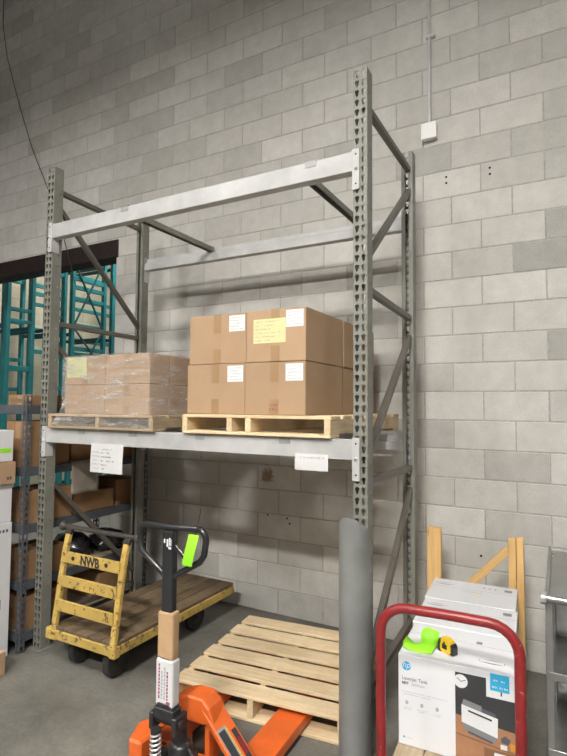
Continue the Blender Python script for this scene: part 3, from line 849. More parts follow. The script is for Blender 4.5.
# head plate, torsion tube
q = MB().prism([(-0.15, 0.28), (-0.11, 0.335), (-0.03, 0.365), (0.05, 0.365), (0.09, 0.33), (0.12, 0.27), (0.06, 0.25), (-0.10, 0.25)], -0.46, -0.345, 'y')
q.build('head', 'orange_paint', jk, 0.008)
for a in (-0.10, 0.055): MB().box(a, a + 0.025, -0.44, -0.35, 0.06, 0.26).build('head_leg', 'orange_paint', jk, 0.004)
MB().tube([(-0.30, -0.43, 0.075), (0.30, -0.43, 0.075)], 0.022, 12).build('torsion_tube', 'orange_paint', jk, smooth=True)
q = MB().prism([(-0.22, -0.64), (-0.15, -0.64), (-0.14, -0.50), (-0.24, -0.46), (-0.27, -0.52)], 0.10, 0.215, 'z')
q.build('side_bracket', 'orange_paint', jk, 0.01)
HX, HY = -0.035, -0.60
MB().lathe([(0.05, 0.05), (0.055, 0.06), (0.055, 0.20), (0.045, 0.215), (0.032, 0.22), (0.032, 0.30)], (HX + 0.035, HY + 0.055, 0), 'z', 20).build('pump_cylinder', 'pump_black', jk, smooth=True)
q = MB().box(HX - 0.055, HX + 0.06, HY - 0.05, HY + 0.08, 0.045, 0.10)
q.box(HX + 0.0, HX + 0.10, HY - 0.02, HY + 0.10, 0.07, 0.17)
q.tube([(HX + 0.05, HY + 0.0, 0.13), (HX + 0.13, HY - 0.02, 0.12), (HX + 0.20, HY + 0.0, 0.10), (HX + 0.28, HY + 0.1, 0.09)], 0.012, 8)
q.tube([(HX + 0.08, HY + 0.05, 0.20), (HX + 0.15, HY + 0.03, 0.155), (HX + 0.20, HY - 0.02, 0.16)], 0.008, 8)
q.box(HX + 0.07, HX + 0.24, HY - 0.05, HY - 0.02, 0.10, 0.118)
q.build('pump_body', 'pump_black', jk, 0.005)
q = MB()
q.box(HX - 0.055, HX + 0.055, HY - 0.03, HY + 0.03, 0.335, 0.385)
q.box(HX - 0.075, HX - 0.05, HY - 0.035, HY + 0.05, 0.285, 0.36).box(HX + 0.05, HX + 0.075, HY - 0.035, HY + 0.05, 0.285, 0.36)
q.tube([(HX - 0.085, HY, 0.325), (HX + 0.085, HY, 0.325)], 0.018, 12)
q.prism([(HX - 0.05, 0.385), (HX + 0.05, 0.385), (HX + 0.03, 0.41), (HX - 0.03, 0.41)], HY - 0.03, HY + 0.03, 'y')
q.build('handle_bracket', 'pump_black', jk, 0.004)
hp = [(HX - 0.01 + 0.021 * math.cos(k * 0.55), HY - 0.062 + 0.021 * math.sin(k * 0.55), 0.165 + 0.135 * k / 80) for k in range(81)]
sp = MB().tube(hp, 0.0048, 6).build('spring', 'spring_steel', jk, smooth=True)
MB().lathe([(0.022, 0.14), (0.022, 0.165), (0.010, 0.167), (0.010, 0.30), (0.023, 0.302), (0.023, 0.318)], (HX - 0.01, HY - 0.062, 0), 'z', 14).build('spring_rod', 'pump_black', sp, smooth=True)
for s in (-1, 1):
    wl = MB().lathe([(0.03, -0.024), (0.083, -0.024), (0.09, -0.016), (0.09, 0.016), (0.083, 0.024), (0.03, 0.024)], (HX + 0.02 + s * 0.055, HY + 0.02, 0.0905), 'x', 24).build('steer_wheel', 'rubber', jk, smooth=True)
    MB().lathe([(0.05, -0.026), (0.05, 0.026)], (HX + 0.02 + s * 0.055, HY + 0.02, 0.0905), 'x', 16).build('hub', 'pump_black', wl)
hd = MB().box(HX - 0.030, HX + 0.030, HY - 0.02, HY + 0.02, 0.40, 1.155).build('handle_pole', 'black_paint', jk, 0.007, seg=2)
for k, (a, b, c, d) in enumerate(((-.020, -.012, 1.10, 1.118), (-.004, .006, 1.085, 1.118), (.006, .022, 1.075, 1.085), (.010, .016, 1.09, 1.125), (.018, .022, 1.09, 1.118))):
    patch('printed_mark', HX + a, HX + b, c, d, HY - 0.0203, 'print_white', hd, 0.0006)
def arc(cx, cz, r, a0, a1, n=6):
    return [(cx + r * math.cos(math.radians(a0 + (a1 - a0) * k / n)), cz + r * math.sin(math.radians(a0 + (a1 - a0) * k / n))) for k in range(n + 1)]
lp = [(-0.015, 0.945)] + [(-0.165, 1.045)] + arc(-0.135, 1.120, 0.045, 195, 90) + [(0.0, 1.167)] + arc(0.150, 1.130, 0.045, 90, -10) + [(0.185, 1.065), (0.165, 1.035), (0.02, 0.95)]
MB().tube([(HX + x, HY, z) for x, z in lp], 0.0145, 12).build('handle_loop', 'black_paint', jk, smooth=True)
MB().bar((HX + 0.03, HY - 0.004, 1.09), (HX + 0.125, HY - 0.01, 1.015), 0.018, 0.012, (0, -1, 0)).build('release_lever', 'black_paint', jk, 0.002)
sl = MB().box(HX - 0.043, HX + 0.043, HY - 0.026, HY + 0.026, 0.595, 0.80).build('cardboard_sleeve', 'sleeve_card', jk, 0.01, seg=2)
wr = MB().box(HX - 0.048, HX + 0.048, HY - 0.027, HY + 0.027, 0.392, 0.595).build('paper_sleeve', 'paper', jk, 0.01, seg=2)
for k in range(4):
    q = MB(); rr = random.Random(k)
    z = 0.425
    while z < 0.565 - 0.02 * (k % 2):
        h = rr.uniform(0.006, 0.016)
        q.box(HX - 0.030 + 0.015 * k, HX - 0.022 + 0.015 * k, HY - 0.0277, HY - 0.027, z, z + h); z += h + 0.004
    q.build('sleeve_print', 'red_ink' if k % 3 == 0 else 'pale_ink', wr)
MB().box(HX + 0.014, HX + 0.034, HY - 0.0277, HY - 0.027, 0.402, 0.42).build('sleeve_print', 'red_ink', wr)
# neon tag tied to the loop
def tag_sheet():
    vs = []; n = 8; t = 0.0008
    for j in range(n + 1):
        s = j / n
        z = -0.138 * s; y = -0.012 * math.sin(s * 3.0); x = -0.035 * s ** 1.6
        for dx in (-0.027, 0.027): vs.append((x + dx, y, z))
        for dx in (-0.027, 0.027): vs.append((x + dx, y + t, z))
    fs = []
    for j in range(n):
        a, b = 4 * j, 4 * j + 4
        fs += [(a, a + 1, b + 1, b), (a + 3, a + 2, b + 2, b + 3), (a, b, b + 2, a + 2), (a + 1, a + 3, b + 3, b + 1)]
    fs += [(0, 2, 3, 1), (4 * n, 4 * n + 1, 4 * n + 3, 4 * n + 2)]
    o = MB().add(vs, fs).build('paper_tag', 'neon_green', loc=(-0.915, -2.028, 1.158), smooth=False)
    tag(o, 'neon green paper tag tied to the pallet jack handle', 'tag')
    MB().tube([(0.0, 0.006, -0.01), (0.004, 0.014, 0.02), (0.012, 0.022, 0.07), (0.018, 0.025, 0.11)], 0.0022, 6).build('tie', 'wire_black', o)
    MB().disc((0.0, -0.012, -0.0022), 0.004, 'y', 8, 0.001).build('eyelet', 'hole_dark', o)
tag_sheet()

# ================================================================== PLATFORM TRUCK WITH PRINTER CARTONS
tr = thing('platform_truck', 'platform truck with scuffed red tube handle carrying the white cartons', 'hand truck', (0.094, -1.75, 0), math.radians(3.5))
TZ = 0.262
for k in range(4):
    piece('deck_plank', (1.27, 0.112, 0.036), (-0.1725 + 0.115 * k, 0.66, TZ + 0.018), 'grey_pallet_wood', tr, (0, 0, math.pi / 2), 0.003)
q = MB()
for s in (-1, 1): q.box(s * 0.205 - 0.02, s * 0.205 + 0.02, 0.0, 1.30, TZ - 0.045, TZ)
q.box(-0.275, 0.275, -0.01, 0.03, TZ - 0.045, TZ).box(-0.225, 0.225, 1.26, 1.30, TZ - 0.045, TZ)
q.build('deck_frame', 'red_paint', tr, 0.004)
hw, zt, rc = 0.254, 0.925, 0.105
pts = [(-hw + 0.004, -0.02, TZ - 0.04), (-hw, -0.02, 0.55), (-hw, -0.02, zt - rc)]
pts += [(-hw + rc - rc * math.cos(math.radians(a)), -0.02, zt - rc + rc * math.sin(math.radians(a))) for a in range(15, 90, 15)]
pts += [(-hw + rc, -0.02, zt), (0, -0.02, zt + 0.002), (hw - rc, -0.02, zt)]
pts += [(hw - rc + rc * math.sin(math.radians(a)), -0.02, zt - rc + rc * math.cos(math.radians(a))) for a in range(15, 90, 15)]
pts += [(hw, -0.02, zt - rc), (hw, -0.02, 0.55), (hw - 0.004, -0.02, TZ - 0.04)]
MB().tube(pts, 0.0195, 14).build('handle', 'red_paint', tr, smooth=True)
for sx, sy in ((-1, 0.16), (1, 0.16), (-1, 1.12), (1, 1.12)):
    wx = sx * 0.17
    cs = MB().box(wx - 0.05, wx + 0.05, sy - 0.05, sy + 0.05, TZ - 0.060, TZ - 0.045)
    for s in (-1, 1): cs.prism([(sy - 0.04, TZ - 0.06), (sy + 0.04, TZ - 0.06), (sy + 0.018, 0.08), (sy - 0.018, 0.08)], wx + s * 0.03 - 0.003, wx + s * 0.03 + 0.003, 'x')
    cs = cs.build('caster_fork', 'zinc', tr, 0.002)
    MB().lathe([(0.02, -0.02), (0.07, -0.022), (0.09, -0.015), (0.09, 0.015), (0.07, 0.022), (0.02, 0.02)], (wx, sy, 0.0905), 'x', 24).build('wheel', 'rubber', cs, smooth=True)

PZ = TZ + 0.036 + 0.001
PW, PD, PH = 0.464, 0.358, 0.371
def ptop(name, x0, x1, y0, y1, mat, o, t=0.0006):
    return MB().box(x0, x1, y0, y1, PH, PH + t).build(name, mat, o)
def printer_carton(label, cx, cy, first, slot):
    o = MB().box(-PW / 2, PW / 2, -PD / 2, PD / 2, 0, PH).build('printer_carton', 'white_carton', None, 0.004, seg=2, loc=(cx, cy, PZ), rot=(0, 0, math.radians(3.2)))
    tag(o, label, 'box', 'white printer cartons on the platform truck')
    sx, sy = slot
    h = MB()
    n = 12
    h.prism([(sx + 0.052 * math.cos(2 * math.pi * k / n), sy + 0.017 * math.sin(2 * math.pi * k / n)) for k in range(n)], PH, PH + 0.0007, 'z')
    h = h.build('carry_slot', 'print_grey', o)
    MB().box(sx - 0.046, sx + 0.046, sy - 0.009, sy + 0.010, PH + 0.0005, PH + 0.0012).build('slot_flap', 'print_white', h)
    ptop('flap_seam', -PW / 2 + 0.006, PW / 2 - 0.006, 0.045, 0.047, 'pale_ink', o)
    return o
p1 = printer_carton('front white printer carton with desk photo printed on its face', 0.083, -1.421, True, (0.135, -0.092))
p2 = printer_carton('middle white printer carton of three in a row on the truck', 0.048, -1.054, False, (-0.16, 0.095))
p3 = printer_carton('rearmost white printer carton of three, nearest the wooden frame', 0.018, -0.694, False, (-0.16, 0.095))
for o, cx in ((p2, .048), (p3, .018)):
    for k in range(3): ptop('top_print', 0.05 + 0.03 * k, 0.062 + 0.03 * k, 0.10 - 0.12 * (o is p2), 0.118 - 0.12 * (o is p2), 'pale_ink', o)
    ptop('top_print', 0.165, 0.205, 0.09, 0.125, 'print_grey', o)
    q = MB()
    for k in range(6): q.box(0.168 + 0.006 * k, 0.170 + 0.006 * k, 0.075, 0.085, PH, PH + 0.0006)
    q.build('top_print', 'pale_ink', o)
    ptop('top_print', -0.06, 0.06, 0.005, 0.008, 'pale_ink', o)
ptop('yellow_dot', 0.025, 0.045, -0.06, -0.045, 'measure_yellow', p3)
ptop('top_print', 0.06, 0.085, 0.06, 0.085, 'print_grey', p1)
ptop('top_print', -0.20, 0.02, 0.062, 0.064, 'pale_ink', p1)
# printed face of the front carton (local x = world x - 0.083, local z = world z - PZ)
yf = -PD / 2
def pf(name, x0, x1, z0, z1, mat, lay=0, par=None):
    return patch(name, x0, x1, z0, z1, yf - 0.0005 * lay, mat, par or p1, 0.0005)
def pol(name, poly, mat, lay, par=None):
    return MB().prism(poly, yf - 0.0005 * lay - 0.0005, yf - 0.0005 * lay, 'y').build(name, mat, par or p1)
lg = MB().disc((-0.197, 0.325, yf - 0.0005), 0.0185, 'y', 28, 0.0005).build('logo', 'logo_blue', p1)
text_front('logo_lettering', 'hp', 0.036, -0.2145, yf - 0.0009, 0.3185, 'print_white', lg, False, 0.92, 0.22)
text_front('title', 'LaserJet Tank', 0.0205, -0.216, yf - 0.0006, 0.268, 'ink', p1, False, 0.93)
text_front('title', 'MFP', 0.0165, -0.216, yf - 0.0006, 0.249, 'ink', p1, True, 0.95)
text_front('title', '2604sdw', 0.0165, -0.177, yf - 0.0006, 0.249, 'pale_ink', p1, False, 0.95)
scribble('small_print', -0.213, -0.03, 0.220, 0.0045, yf, 'pale_ink', p1, 41, 0.0008, 0.1)
scribble('small_print', -0.213, -0.10, 0.210, 0.0045, yf, 'pale_ink', p1, 42, 0.0008, 0.1)
for k in range(3):
    x = -0.196 + 0.062 * k
    pol('icon', [(x + 0.007 * math.cos(a * math.pi / 4), 0.176 + 0.009 * math.sin(a * math.pi / 4)) for a in range(8)], 'pale_ink', 0)
    scribble('small_print', x - 0.018, x + 0.02, 0.156, 0.004, yf, 'pale_ink', p1, 50 + k, 0.0007, 0.1)
    scribble('small_print', x - 0.014, x + 0.016, 0.149, 0.004, yf, 'pale_ink', p1, 60 + k, 0.0007, 0.1)
pf('icon', -0.212, -0.204, 0.030, 0.038, 'print_blue')
scribble('small_print', -0.20, -0.165, 0.034, 0.0045, yf, 'pale_ink', p1, 77, 0.0008, 0.1)
XL_, XR_ = 0.0, 0.222
ph = pf('desk_photo', XL_, XR_, 0.0015, 0.345, 'print_charcoal')
pf('photo_frame', 0.118, XR_, 0.275, 0.345, 'print_white', 1, ph)
st = pf('blue_sticker', 0.133, 0.203, 0.303, 0.369, 'print_blue', 2, ph)
scribble('sticker_print', 0.146, 0.19, 0.344, 0.008, yf - 0.0018, 'print_white', st, 31, 0.002, 0.1)
scribble('sticker_print', 0.140, 0.196, 0.318, 0.008, yf - 0.0018, 'print_white', st, 32, 0.002, 0.1)
pf('photo_hook', 0.171, 0.176, 0.288, 0.303, 'print_charcoal', 3, ph)
ck = MB().disc((0.022, 0.312, yf - 0.0012), 0.0265, 'y', 28, 0.0006).build('photo_clock', 'print_white', ph)
MB().prism([(0.022, 0.310), (0.0235, 0.312), (0.008, 0.325), (0.006, 0.323)], yf - 0.0018, yf - 0.0012).prism([(0.022, 0.310), (0.022, 0.313), (0.041, 0.321), (0.042, 0.319)], yf - 0.0018, yf - 0.0012).build('photo_clock_hand', 'ink', ck)
pol('photo_desk', [(XL_, 0.0015), (XR_, 0.0015), (XR_, 0.158), (XL_, 0.180)], 'print_desk', 1, ph)
pol('photo_desk_edge', [(XL_, 0.108), (XR_, 0.083), (XR_, 0.078), (XL_, 0.103)], 'print_desk_dark', 2, ph)
pf('photo_drawer', 0.108, XR_, 0.0015, 0.078, 'print_desk_dark', 3, ph)
pf('photo_paper', 0.145, XR_, 0.012, 0.068, 'print_white', 4, ph)
pol('photo_printer_lid', [(0.025, 0.222), (0.10, 0.208), (0.10, 0.232), (0.032, 0.245)], 'print_grey', 2, ph)
pol('photo_printer_lid', [(0.10, 0.208), (0.155, 0.198), (0.150, 0.215), (0.10, 0.225)], 'ink', 2, ph)
pol('photo_printer_body', [(0.024, 0.155), (0.158, 0.124), (0.160, 0.198), (0.024, 0.223)], 'print_white', 3, ph)
pol('photo_printer_slot', [(0.048, 0.207), (0.138, 0.190), (0.138, 0.183), (0.050, 0.200)], 'print_charcoal', 4, ph)
pol('photo_printer_tray', [(0.035, 0.128), (0.148, 0.104), (0.160, 0.124), (0.024, 0.155)], 'print_grey', 3, ph)
pol('photo_printer_tray', [(0.048, 0.126), (0.140, 0.106), (0.140, 0.098), (0.048, 0.118)], 'ink', 4, ph)
pf('photo_card', 0.168, 0.192, 0.087, 0.105, 'print_white', 4, ph)
pol('photo_cup', [(0.205, 0.092), (0.222, 0.090), (0.222, 0.115), (0.203, 0.117)], 'orange_post', 4, ph)
pol('photo_plant', [(0.172, 0.112), (0.196, 0.108), (0.205, 0.128), (0.186, 0.140), (0.170, 0.128)], 'ink', 3, ph)

# neon green folded card and tape measure on the front carton
TZ1 = PZ + PH
def green_card():
    # strip lying on the carton, its right half folding up into a flap
    P_ = [(-.131, -1.566, .010), (-.083, -1.574, .001), (-.045, -1.572, .001), (-.010, -1.560, .003),       # front edge
          (-.141, -1.520, .014), (-.092, -1.540, .002), (-.058, -1.530, .003), (-.008, -1.525, .006),
          (-.139, -1.475, .020), (-.100, -1.500, .006), (-.072, -1.488, .006), (-.004, -1.482, .010),       # fold
          (-.078, -1.466, .030), (-.040, -1.462, .034), (.000, -1.462, .030),
          (-.074, -1.452, .052), (-.052, -1.448, .066), (.002, -1.452, .056), (-.040, -1.484, .012)]
    vs = [(x, y, TZ1 + z + .0012) for x, y, z in P_]
    fs = [(0, 1, 5, 4), (1, 2, 6, 5), (2, 3, 7, 6), (4, 5, 9, 8), (5, 6, 10, 9), (6, 7, 11, 18, 10),
          (10, 18, 13, 12), (18, 11, 14, 13), (12, 13, 16, 15), (13, 14, 17, 16)]
    o = MB().add(vs, fs).build('folded_card', 'neon_green')
    md = o.modifiers.new('sheet', 'SOLIDIFY'); md.thickness = 0.0012; md.offset = 1
    for f in o.data.polygons: f.use_smooth = True
    tag(o, 'crumpled neon green card lying on the front printer carton', 'card')
    for k in range(3):
        scribble('print_line', -.064, -.012, TZ1 + .050 - .009 * k, .004, -1.466 - .0035 * k, 'pale_ink', o, 400 + k, .001)
green_card()
tm = thing('tape_measure', 'yellow and black tape measure on the front printer carton', 'tape measure', (0.046, -1.508, TZ1 + 0.0005), math.radians(-28))
prof = [(-0.036, 0.0), (0.036, 0.0), (0.038, 0.012), (0.037, 0.035), (0.027, 0.055), (0.006, 0.064), (-0.016, 0.063), (-0.031, 0.052), (-0.038, 0.030), (-0.038, 0.010)]
MB().prism(prof, -0.016, 0.016, 'y').build('case', 'measure_yellow', tm, 0.004)
for s in (-1, 1):
    MB().prism([(x * 0.72 + 0.002, z * 0.72 + 0.009) for x, z in prof], s * 0.016, s * 0.019, 'y').build('side_label', 'measure_yellow' if s < 0 else 'black_paint', tm, 0.001)
MB().prism([(-0.041, -0.0003), (-0.020, -0.0003), (-0.022, 0.058), (-0.034, 0.053), (-0.041, 0.032)], -0.0178, 0.0178, 'y').build('rubber_grip', 'black_paint', tm, 0.003)
MB().prism([(0.022, 0.002), (0.0405, 0.002), (0.0405, 0.034), (0.032, 0.050), (0.022, 0.040)], -0.0175, 0.0175, 'y').build('rubber_grip', 'black_paint', tm, 0.003)
MB().box(-0.014, 0.012, -0.0215, -0.019, 0.020, 0.040).box(-0.006, 0.002, -0.022, -0.019, 0.036, 0.05).build('belt_clip', 'black_paint', tm, 0.001)
MB().box(-0.047, -0.040, -0.010, 0.010, 0.002, 0.010).build('hook', 'black_paint', tm, 0.001)

# wooden frame standing behind the cartons
wf = thing('timber_stand', 'pine frame with two posts and a diagonal brace behind the cartons', 'frame', (-0.02, -0.40, 0), math.radians(0))
for x, h, wd, dy in ((-0.235, 0.947, 0.086, 0), (0.225, 0.935, 0.042, 0), (0.268, 0.940, 0.040, 0.012)):
    piece('post', (h, 0.038, wd), (x, dy, h / 2 + 0.001), 'pine', wf, (0, math.pi / 2, 0), 0.002)
def stick(name, a, b, th, wd, mat, parent):
    """board from a to b in the x-z plane, grain along its length"""
    a = Vector(a); b = Vector(b); ln = (b - a).length
    return piece(name, (ln, th, wd), (a + b) / 2, mat, parent, (0, -math.atan2(b.z - a.z, b.x - a.x), 0), 0.002)
stick('diagonal_brace', (0.205, 0.034, 0.862), (-0.20, 0.034, 0.42), 0.026, 0.045, 'pine', wf)
stick('cross_rail', (-0.275, 0.034, 0.16), (0.285, 0.034, 0.16), 0.026, 0.085, 'pine', wf)

# stainless trolley at the right edge
st = thing('steel_trolley', 'stainless steel trolley with tube handle beside the wooden frame', 'trolley', (0.75, -1.2, 0))
for lx, ly, h in ((-0.325, 0.02, 0.87), (-0.325, 0.46, 0.96), (0.325, 0.02, 0.87), (0.325, 0.46, 0.96)):
    MB().prism([(lx - 0.016, ly - 0.016), (lx + 0.016, ly - 0.016), (lx + 0.016, ly + 0.016), (lx - 0.016, ly + 0.016)], 0.085, h, 'z').build('leg', 'stainless', st, 0.003)
    cs = MB().lathe([(0.012, -0.012), (0.036, -0.012), (0.040, -0.007), (0.040, 0.007), (0.036, 0.012), (0.012, 0.012)], (lx, ly, 0.0405), 'x', 18).build('wheel', 'rubber', st, smooth=True)
    MB().box(lx - 0.018, lx - 0.014, ly - 0.016, ly + 0.016, 0.035, 0.088).box(lx + 0.014, lx + 0.018, ly - 0.016, ly + 0.016, 0.035, 0.088).box(lx - 0.018, lx + 0.018, ly - 0.018, ly + 0.018, 0.084, 0.090).build('caster_fork', 'zinc', st)
hb = MB().tube([(-0.345, -0.02, 0.875), (0.345, -0.02, 0.875)], 0.017, 14).build('handle_tube', 'stainless', st, smooth=True)
for s in (-1, 1): MB().lathe([(0.025, -0.012), (0.027, -0.008), (0.027, 0.008), (0.025, 0.012)], (s * 0.345, -0.02, 0.875), 'x', 16).build('end_collar', 'zinc', hb, smooth=True)
q = MB().prism([(0.0, 0.855), (0.50, 0.955), (0.50, 0.985), (0.0, 0.885)], -0.34, -0.325, 'x').prism([(0.0, 0.855), (0.50, 0.955), (0.50, 0.985), (0.0, 0.885)], 0.325, 0.34, 'x')
q.build('side_rail', 'stainless', st, 0.002)
MB().prism([(0.0, 0.858), (0.50, 0.958), (0.50, 0.964), (0.0, 0.864)], -0.325, 0.325, 'x').build('top_tray', 'stainless', st, 0.001)
for z in (0.53, 0.20):
    q = MB().box(-0.325, 0.325, 0.0, 0.48, z, z + 0.004).box(-0.335, 0.335, -0.004, 0.0, z - 0.012, z + 0.022).box(-0.335, 0.335, 0.48, 0.484, z - 0.012, z + 0.022)
    q.build('shelf', 'stainless', st, 0.001)
MB().box(-0.31, 0.31, 0.472, 0.476, 0.22, 0.94).build('back_panel', 'stainless', st)

# ================================================================== SLATE SHELVING AT THE LEFT
SXL, SXR, SYF, SYB = -3.47, -2.832, -1.49, -0.27
sh = thing('steel_shelving', 'slate grey slotted steel shelving crowded with boxes beside the rack', 'shelving', (SXR, SYF, 0))
def S(x, y, z): return (x - SXR, y - SYF, z)
LEV = [0.12, 0.47, 0.86, 1.26, 1.70]
for px, sx in ((SXL, 1), (SXR, -1)):
    for py, sy in ((SYF, 1), (SYB, -1)):
        q = MB()
        x0, y0, _ = S(px, py, 0)
        def slots(mb, wd, place):
            holed_strip(mb, wd, 0.004, 1.78, 0.0508, [(wd * 0.5, 'tear')], place)
        slots(q, 0.04, lambda u, z: (x0 + sx * u, y0, z)); slots(q, 0.04, lambda u, z: (x0, y0 + sy * u, z))
        me = bpy.data.meshes.new('angle_post'); me.from_pydata(q.v, [], q.f)
        o = obj('angle_post', me, 'shelf_slate', sh)
        md = o.modifiers.new('sheet', 'SOLIDIFY'); md.thickness = 0.0025; md.offset = 0
for z in LEV:
    e = 0.004
    for a in (SYF + e, SYB - e - 0.014):
        MB().box(*(S(SXL + 0.006, 0, 0)[0], S(SXR - 0.006, 0, 0)[0]), a - SYF, a + 0.014 - SYF, z - 0.052, z + 0.012).build('shelf_beam', 'shelf_slate', sh, 0.002)
    for a in (SXL + e, SXR - e - 0.014):
        MB().box(a - SXR, a + 0.014 - SXR, 0.02, SYB - SYF - 0.02, z - 0.052, z + 0.012).build('shelf_beam', 'shelf_slate', sh, 0.002)
    MB().box(SXL + 0.02 - SXR, -0.02, 0.02, SYB - SYF - 0.02, z - 0.012, z).build('shelf_board', 'shelf_board', sh, 0.001)
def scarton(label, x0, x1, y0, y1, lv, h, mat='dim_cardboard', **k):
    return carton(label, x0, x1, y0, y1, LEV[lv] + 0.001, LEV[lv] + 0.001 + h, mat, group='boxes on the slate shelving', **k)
o, cx, cy, z0, fd = scarton('small flat cardboard box on the top board of the slate shelving', -3.12, -2.86, -1.44, -1.16, 4, 0.085)
scribble('print', -0.10, 0.03, 0.045, 0.03, fd, 'ink', o, 81, 0.005, 0.1)
o, cx, cy, z0, fd = scarton('tall cardboard box with sideways pen marks on the slate shelving', -3.13, -2.86, -1.44, -1.10, 3, 0.335)
tx = text_front('pen_mark', '757', 0.085, -0.045, fd - 0.0006, 0.10, 'ink', o, False, 1.0)
tx.rotation_euler = (math.pi / 2, -math.pi / 2, 0)
o, cx, cy, z0, fd = scarton('wide cardboard box with a square symbol under the tall box on the shelving', -3.16, -2.86, -1.44, -1.06, 2, 0.235)
q = MB()
for a in ((-.11, -.105, .08, .15), (-.05, -.045, .08, .15), (-.11, -.045, .145, .15), (-.11, -.045, .08, .085)): q.box(a[0], a[1], fd - 0.0007, fd - 0.0001, a[2], a[3])
q.build('printed_symbol', 'ink', o)
scribble('print', 0.04, 0.12, 0.13, 0.10, fd, 'ink', o, 84, 0.006, 0.1)
scarton('cardboard box on the second lowest board at the shelving front', -3.14, -2.86, -1.44, -1.12, 1, 0.205)
scarton('cardboard box on the lowest shelving board behind the front post', -3.15, -2.86, -1.44, -1.08, 0, 0.24)
scarton('dark cardboard box deep on the slate shelving, above the draped grey sheet', -3.32, -2.915, -1.04, -0.72, 3, 0.20, tape=False)
scarton('cardboard box beside the rear rack column on the slate shelving', -3.25, -2.87, -0.68, -0.36, 3, 0.14, tape=False)
scarton('long low cardboard box on the shelving behind the rack brace', -3.30, -2.90, -1.02, -0.60, 2, 0.155)
scarton('brown cardboard box at the rear end of the middle shelving board', -3.22, -2.90, -0.57, -0.32, 2, 0.215, tape=False)
scarton('brown cardboard box low at the rear of the slate shelving', -3.25, -2.89, -0.75, -0.36, 0, 0.21, tape=False)
def lump(name, label, cat, cx, cy, z0, rx, ry, rz, mat, seed):
    """crumpled bag"""
    rr = random.Random(seed); bm = bmesh.new()
    bmesh.ops.create_icosphere(bm, subdivisions=3, radius=1.0)
    ph_ = [rr.uniform(0, 6) for _ in range(6)]
    for v in bm.verts:
        x, y, z = v.co
        k = 1 + 0.13 * math.sin(4 * x + ph_[0]) * math.sin(5 * y + ph_[1]) + 0.09 * math.sin(9 * z + ph_[2] + 3 * x) + 0.07 * math.sin(13 * y + ph_[3] + 5 * z) + rr.uniform(-.03, .03)
        v.co = Vector((x * rx * k, y * ry * k, max(-rz * 0.72, z * rz * k)))
    for f in bm.faces: f.smooth = True
    zm = min(v.co.z for v in bm.verts)
    for v in bm.verts: v.co.z -= zm
    me = bpy.data.meshes.new(name); bm.to_mesh(me); bm.free()
    o = obj(name, me, mat, None, (cx, cy, z0)); tag(o, label, cat); return o
lump('plastic_bag', 'crumpled black plastic bag on the low shelf behind the yellow cart', 'bag', -3.06, -0.90, LEV[1] + 0.001, 0.15, 0.16, 0.12, 'black_plastic', 1)
lump('plastic_bag', 'smaller black plastic bag on the low shelf near the rear rack column', 'bag', -3.05, -0.53, LEV[1] + 0.001, 0.15, 0.15, 0.095, 'black_plastic', 2)
# grey sheet draped over the shelf edge
def drape():
    n, m = 10, 8; vs = []
    for j in range(m + 1):
        for i in range(n + 1):
            y = -1.10 + 0.26 * i / n; s = j / m
            z = LEV[3] + 0.0155 - 0.245 * s; x = SXR + 0.0035 + 0.004 * math.sin(i * 1.1 + j * 0.6) * s + 0.003 * s
            if j == 0: x -= 0.0
            vs.append((x - SXR, y, z))
    for i in range(n + 1): vs.append((-0.07, -1.10 + 0.26 * i / n, LEV[3] + 0.0165))
    fs = [(j * (n + 1) + i, j * (n + 1) + i + 1, (j + 1) * (n + 1) + i + 1, (j + 1) * (n + 1) + i) for j in range(m) for i in range(n)]
    k = (m + 1) * (n + 1)
    fs += [(k + i, k + i + 1, i + 1, i) for i in range(n)]
    o = MB().add(vs, fs).build('draped_sheet', 'grey_bag', loc=(SXR, 0, 0))
    md = o.modifiers.new('cloth', 'SOLIDIFY'); md.thickness = 0.0015; md.offset = 1
    for f in o.data.polygons: f.use_smooth = True
    tag(o, 'grey sheet draped over a shelving edge under the wrapped load', 'sheet')
drape()

# boxes stacked on the floor at the left edge
GX, GY0, GY1 = -2.878, -1.99, -1.54
gs = 'stacked boxes at the left edge'
z = 0.001
for nm, lb, h, mat, dx, tp in (('white_carton', 'tall white carton at the bottom of the stack by the shelving', 0.905, 'white_carton', 0.0, False),
                               ('white_carton', 'white carton in the middle of the stack by the shelving', 0.262, 'white_carton', -0.012, False),
                               ('cardboard_box', 'brown cardboard box between white cartons in the stack', 0.150, 'cardboard', 0.02, True),
                               ('white_carton', 'white carton with green print on top of the stack', 0.215, 'white_carton', -0.015, False)):
    o, cx, cy, z0, fd = carton(lb, GX + dx - 0.5, GX + dx, GY0, GY1, z, z + h, mat, tape=tp, group=gs, name=nm)
    sx = 0.25 + 0.0005
    q = MB()
    if h > 0.5:
        q.box(sx - 0.0004, sx + 0.0004, 0.10, 0.16, 0.33, 0.333).box(sx - 0.0004, sx + 0.0004, 0.10, 0.16, 0.39, 0.393).box(sx - 0.0004, sx + 0.0004, 0.10, 0.103, 0.33, 0.393).box(sx - 0.0004, sx + 0.0004, 0.157, 0.16, 0.33, 0.393)
        for k in range(5): q.box(sx - 0.0004, sx + 0.0004, 0.08 + 0.025 * k, 0.095 + 0.025 * k, 0.84, 0.86)
        q.build('print', 'ink', o)
    elif mat == 'cardboard':
        q.box(sx - 0.0004, sx + 0.0004, 0.16, 0.175, 0.03, 0.05).box(sx - 0.0004, sx + 0.0004, 0.18, 0.195, 0.03, 0.05).build('print', 'ink', o)
    elif h < 0.23:
        q.box(sx - 0.0004, sx + 0.0004, 0.12, 0.21, 0.06, 0.09).build('print', 'neon_green', o)
    z += h + 0.0012
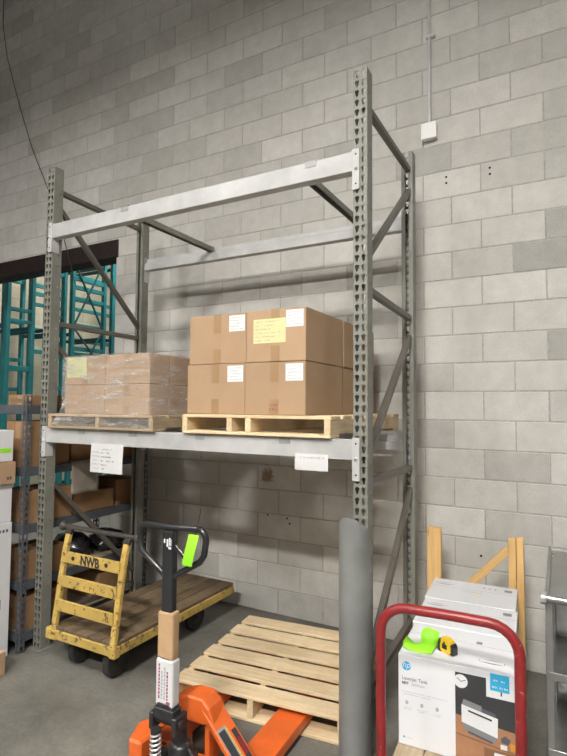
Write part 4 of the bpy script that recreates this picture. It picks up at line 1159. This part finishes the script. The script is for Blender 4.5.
carton('small brown cardboard box on the floor before the white stack', -2.868, -2.655, -1.99, -1.705, 0.001, 0.15, 'cardboard', group=gs)

# ================================================================== TEAL RACKS AND POST IN THE ROOM BEYOND
def teal_rack(label, x0, depth, posts, beams, diags):
    """frames with beams running along y; posts at the given y, beams (y0, y1, z, height)"""
    t = thing('storage_rack', label, 'rack', (x0, posts[0], 0), 0, 'teal racks beyond the opening')
    y00 = posts[0]
    for y in posts:
        for dx in (0, -depth):
            MB().box(dx - 0.035, dx + 0.035, y - y00 - 0.028, y - y00 + 0.028, 0.001, 4.6).build('post', 'teal_paint', t, 0.004)
        for z in (0.4, 1.6, 2.8, 4.0):
            MB().bar((-0.04, y - y00, z), (-depth + 0.04, y - y00, z + 0.0), 0.03, 0.05).build('frame_brace', 'dark_teal', t)
    for a, b, z, h in beams:
        for dx in (0.0, -depth):
            MB().box(dx - 0.025, dx + 0.025, a - y00 + 0.028, b - y00 - 0.028, z - h * 0.7, z).build('beam', 'teal_paint', t, 0.003)
    for (a, za, b, zb) in diags:
        MB().bar((0.03, a - y00, za), (0.03, b - y00, zb), 0.02, 0.025, (1, 0, 0)).build('sway_brace', 'dark_teal', t)
    return t
teal_rack('teal steel storage rack with braces, nearer the opening\'s left side', -6.2, 1.0, [0.545, 0.918],
          [(0.545, 0.918, 3.06, 0.07), (0.545, 0.918, 2.90, 0.07), (0.545, 0.918, 2.25, 0.11), (0.545, 0.918, 4.0, 0.1)], [])
teal_rack('tall narrow teal storage rack seen behind the front left rack column', -6.2, 1.0, [1.145, 1.45],
          [(1.145, 1.45, 3.72, 0.1), (1.145, 1.45, 3.05, 0.08), (1.145, 1.45, 2.45, 0.08), (1.145, 1.45, 1.98, 0.08)], [(1.16, 2.0, 1.42, 3.1), (1.16, 3.1, 1.42, 2.45)])
teal_rack('teal storage rack with several shelf beams, right of the front left rack column', -6.2, 1.0, [1.60, 2.22],
          [(1.60, 2.22, 3.72, 0.09), (1.60, 2.22, 3.58, 0.09), (1.60, 2.22, 3.40, 0.08), (1.60, 2.22, 2.98, 0.06), (1.60, 2.22, 2.62, 0.09)],
          [(1.62, 2.95, 2.2, 4.1), (1.62, 3.9, 2.2, 2.9), (1.62, 2.0, 2.2, 2.95), (1.62, 2.9, 2.2, 2.3)])
teal_rack('teal storage rack at the right end of the opening', -6.2, 1.0, [2.40, 3.4],
          [(2.40, 3.4, 4.05, 0.1), (2.40, 3.4, 3.62, 0.08), (2.40, 3.4, 3.45, 0.08), (2.40, 3.4, 2.9, 0.1), (2.40, 3.4, 2.65, 0.1)], [])
op = thing('guard_post', 'orange steel post seen through the shelving beyond the opening', 'post', (-4.10, 0.6, 0))
MB().box(-0.045, 0.045, -0.045, 0.045, 0.008, 1.15).build('shaft', 'orange_post', op, 0.006)
MB().box(-0.09, 0.09, -0.09, 0.09, 0, 0.008).build('base_plate', 'orange_post', op, 0.001)

try:
    SC.cycles.use_denoising = True
except Exception:
    pass
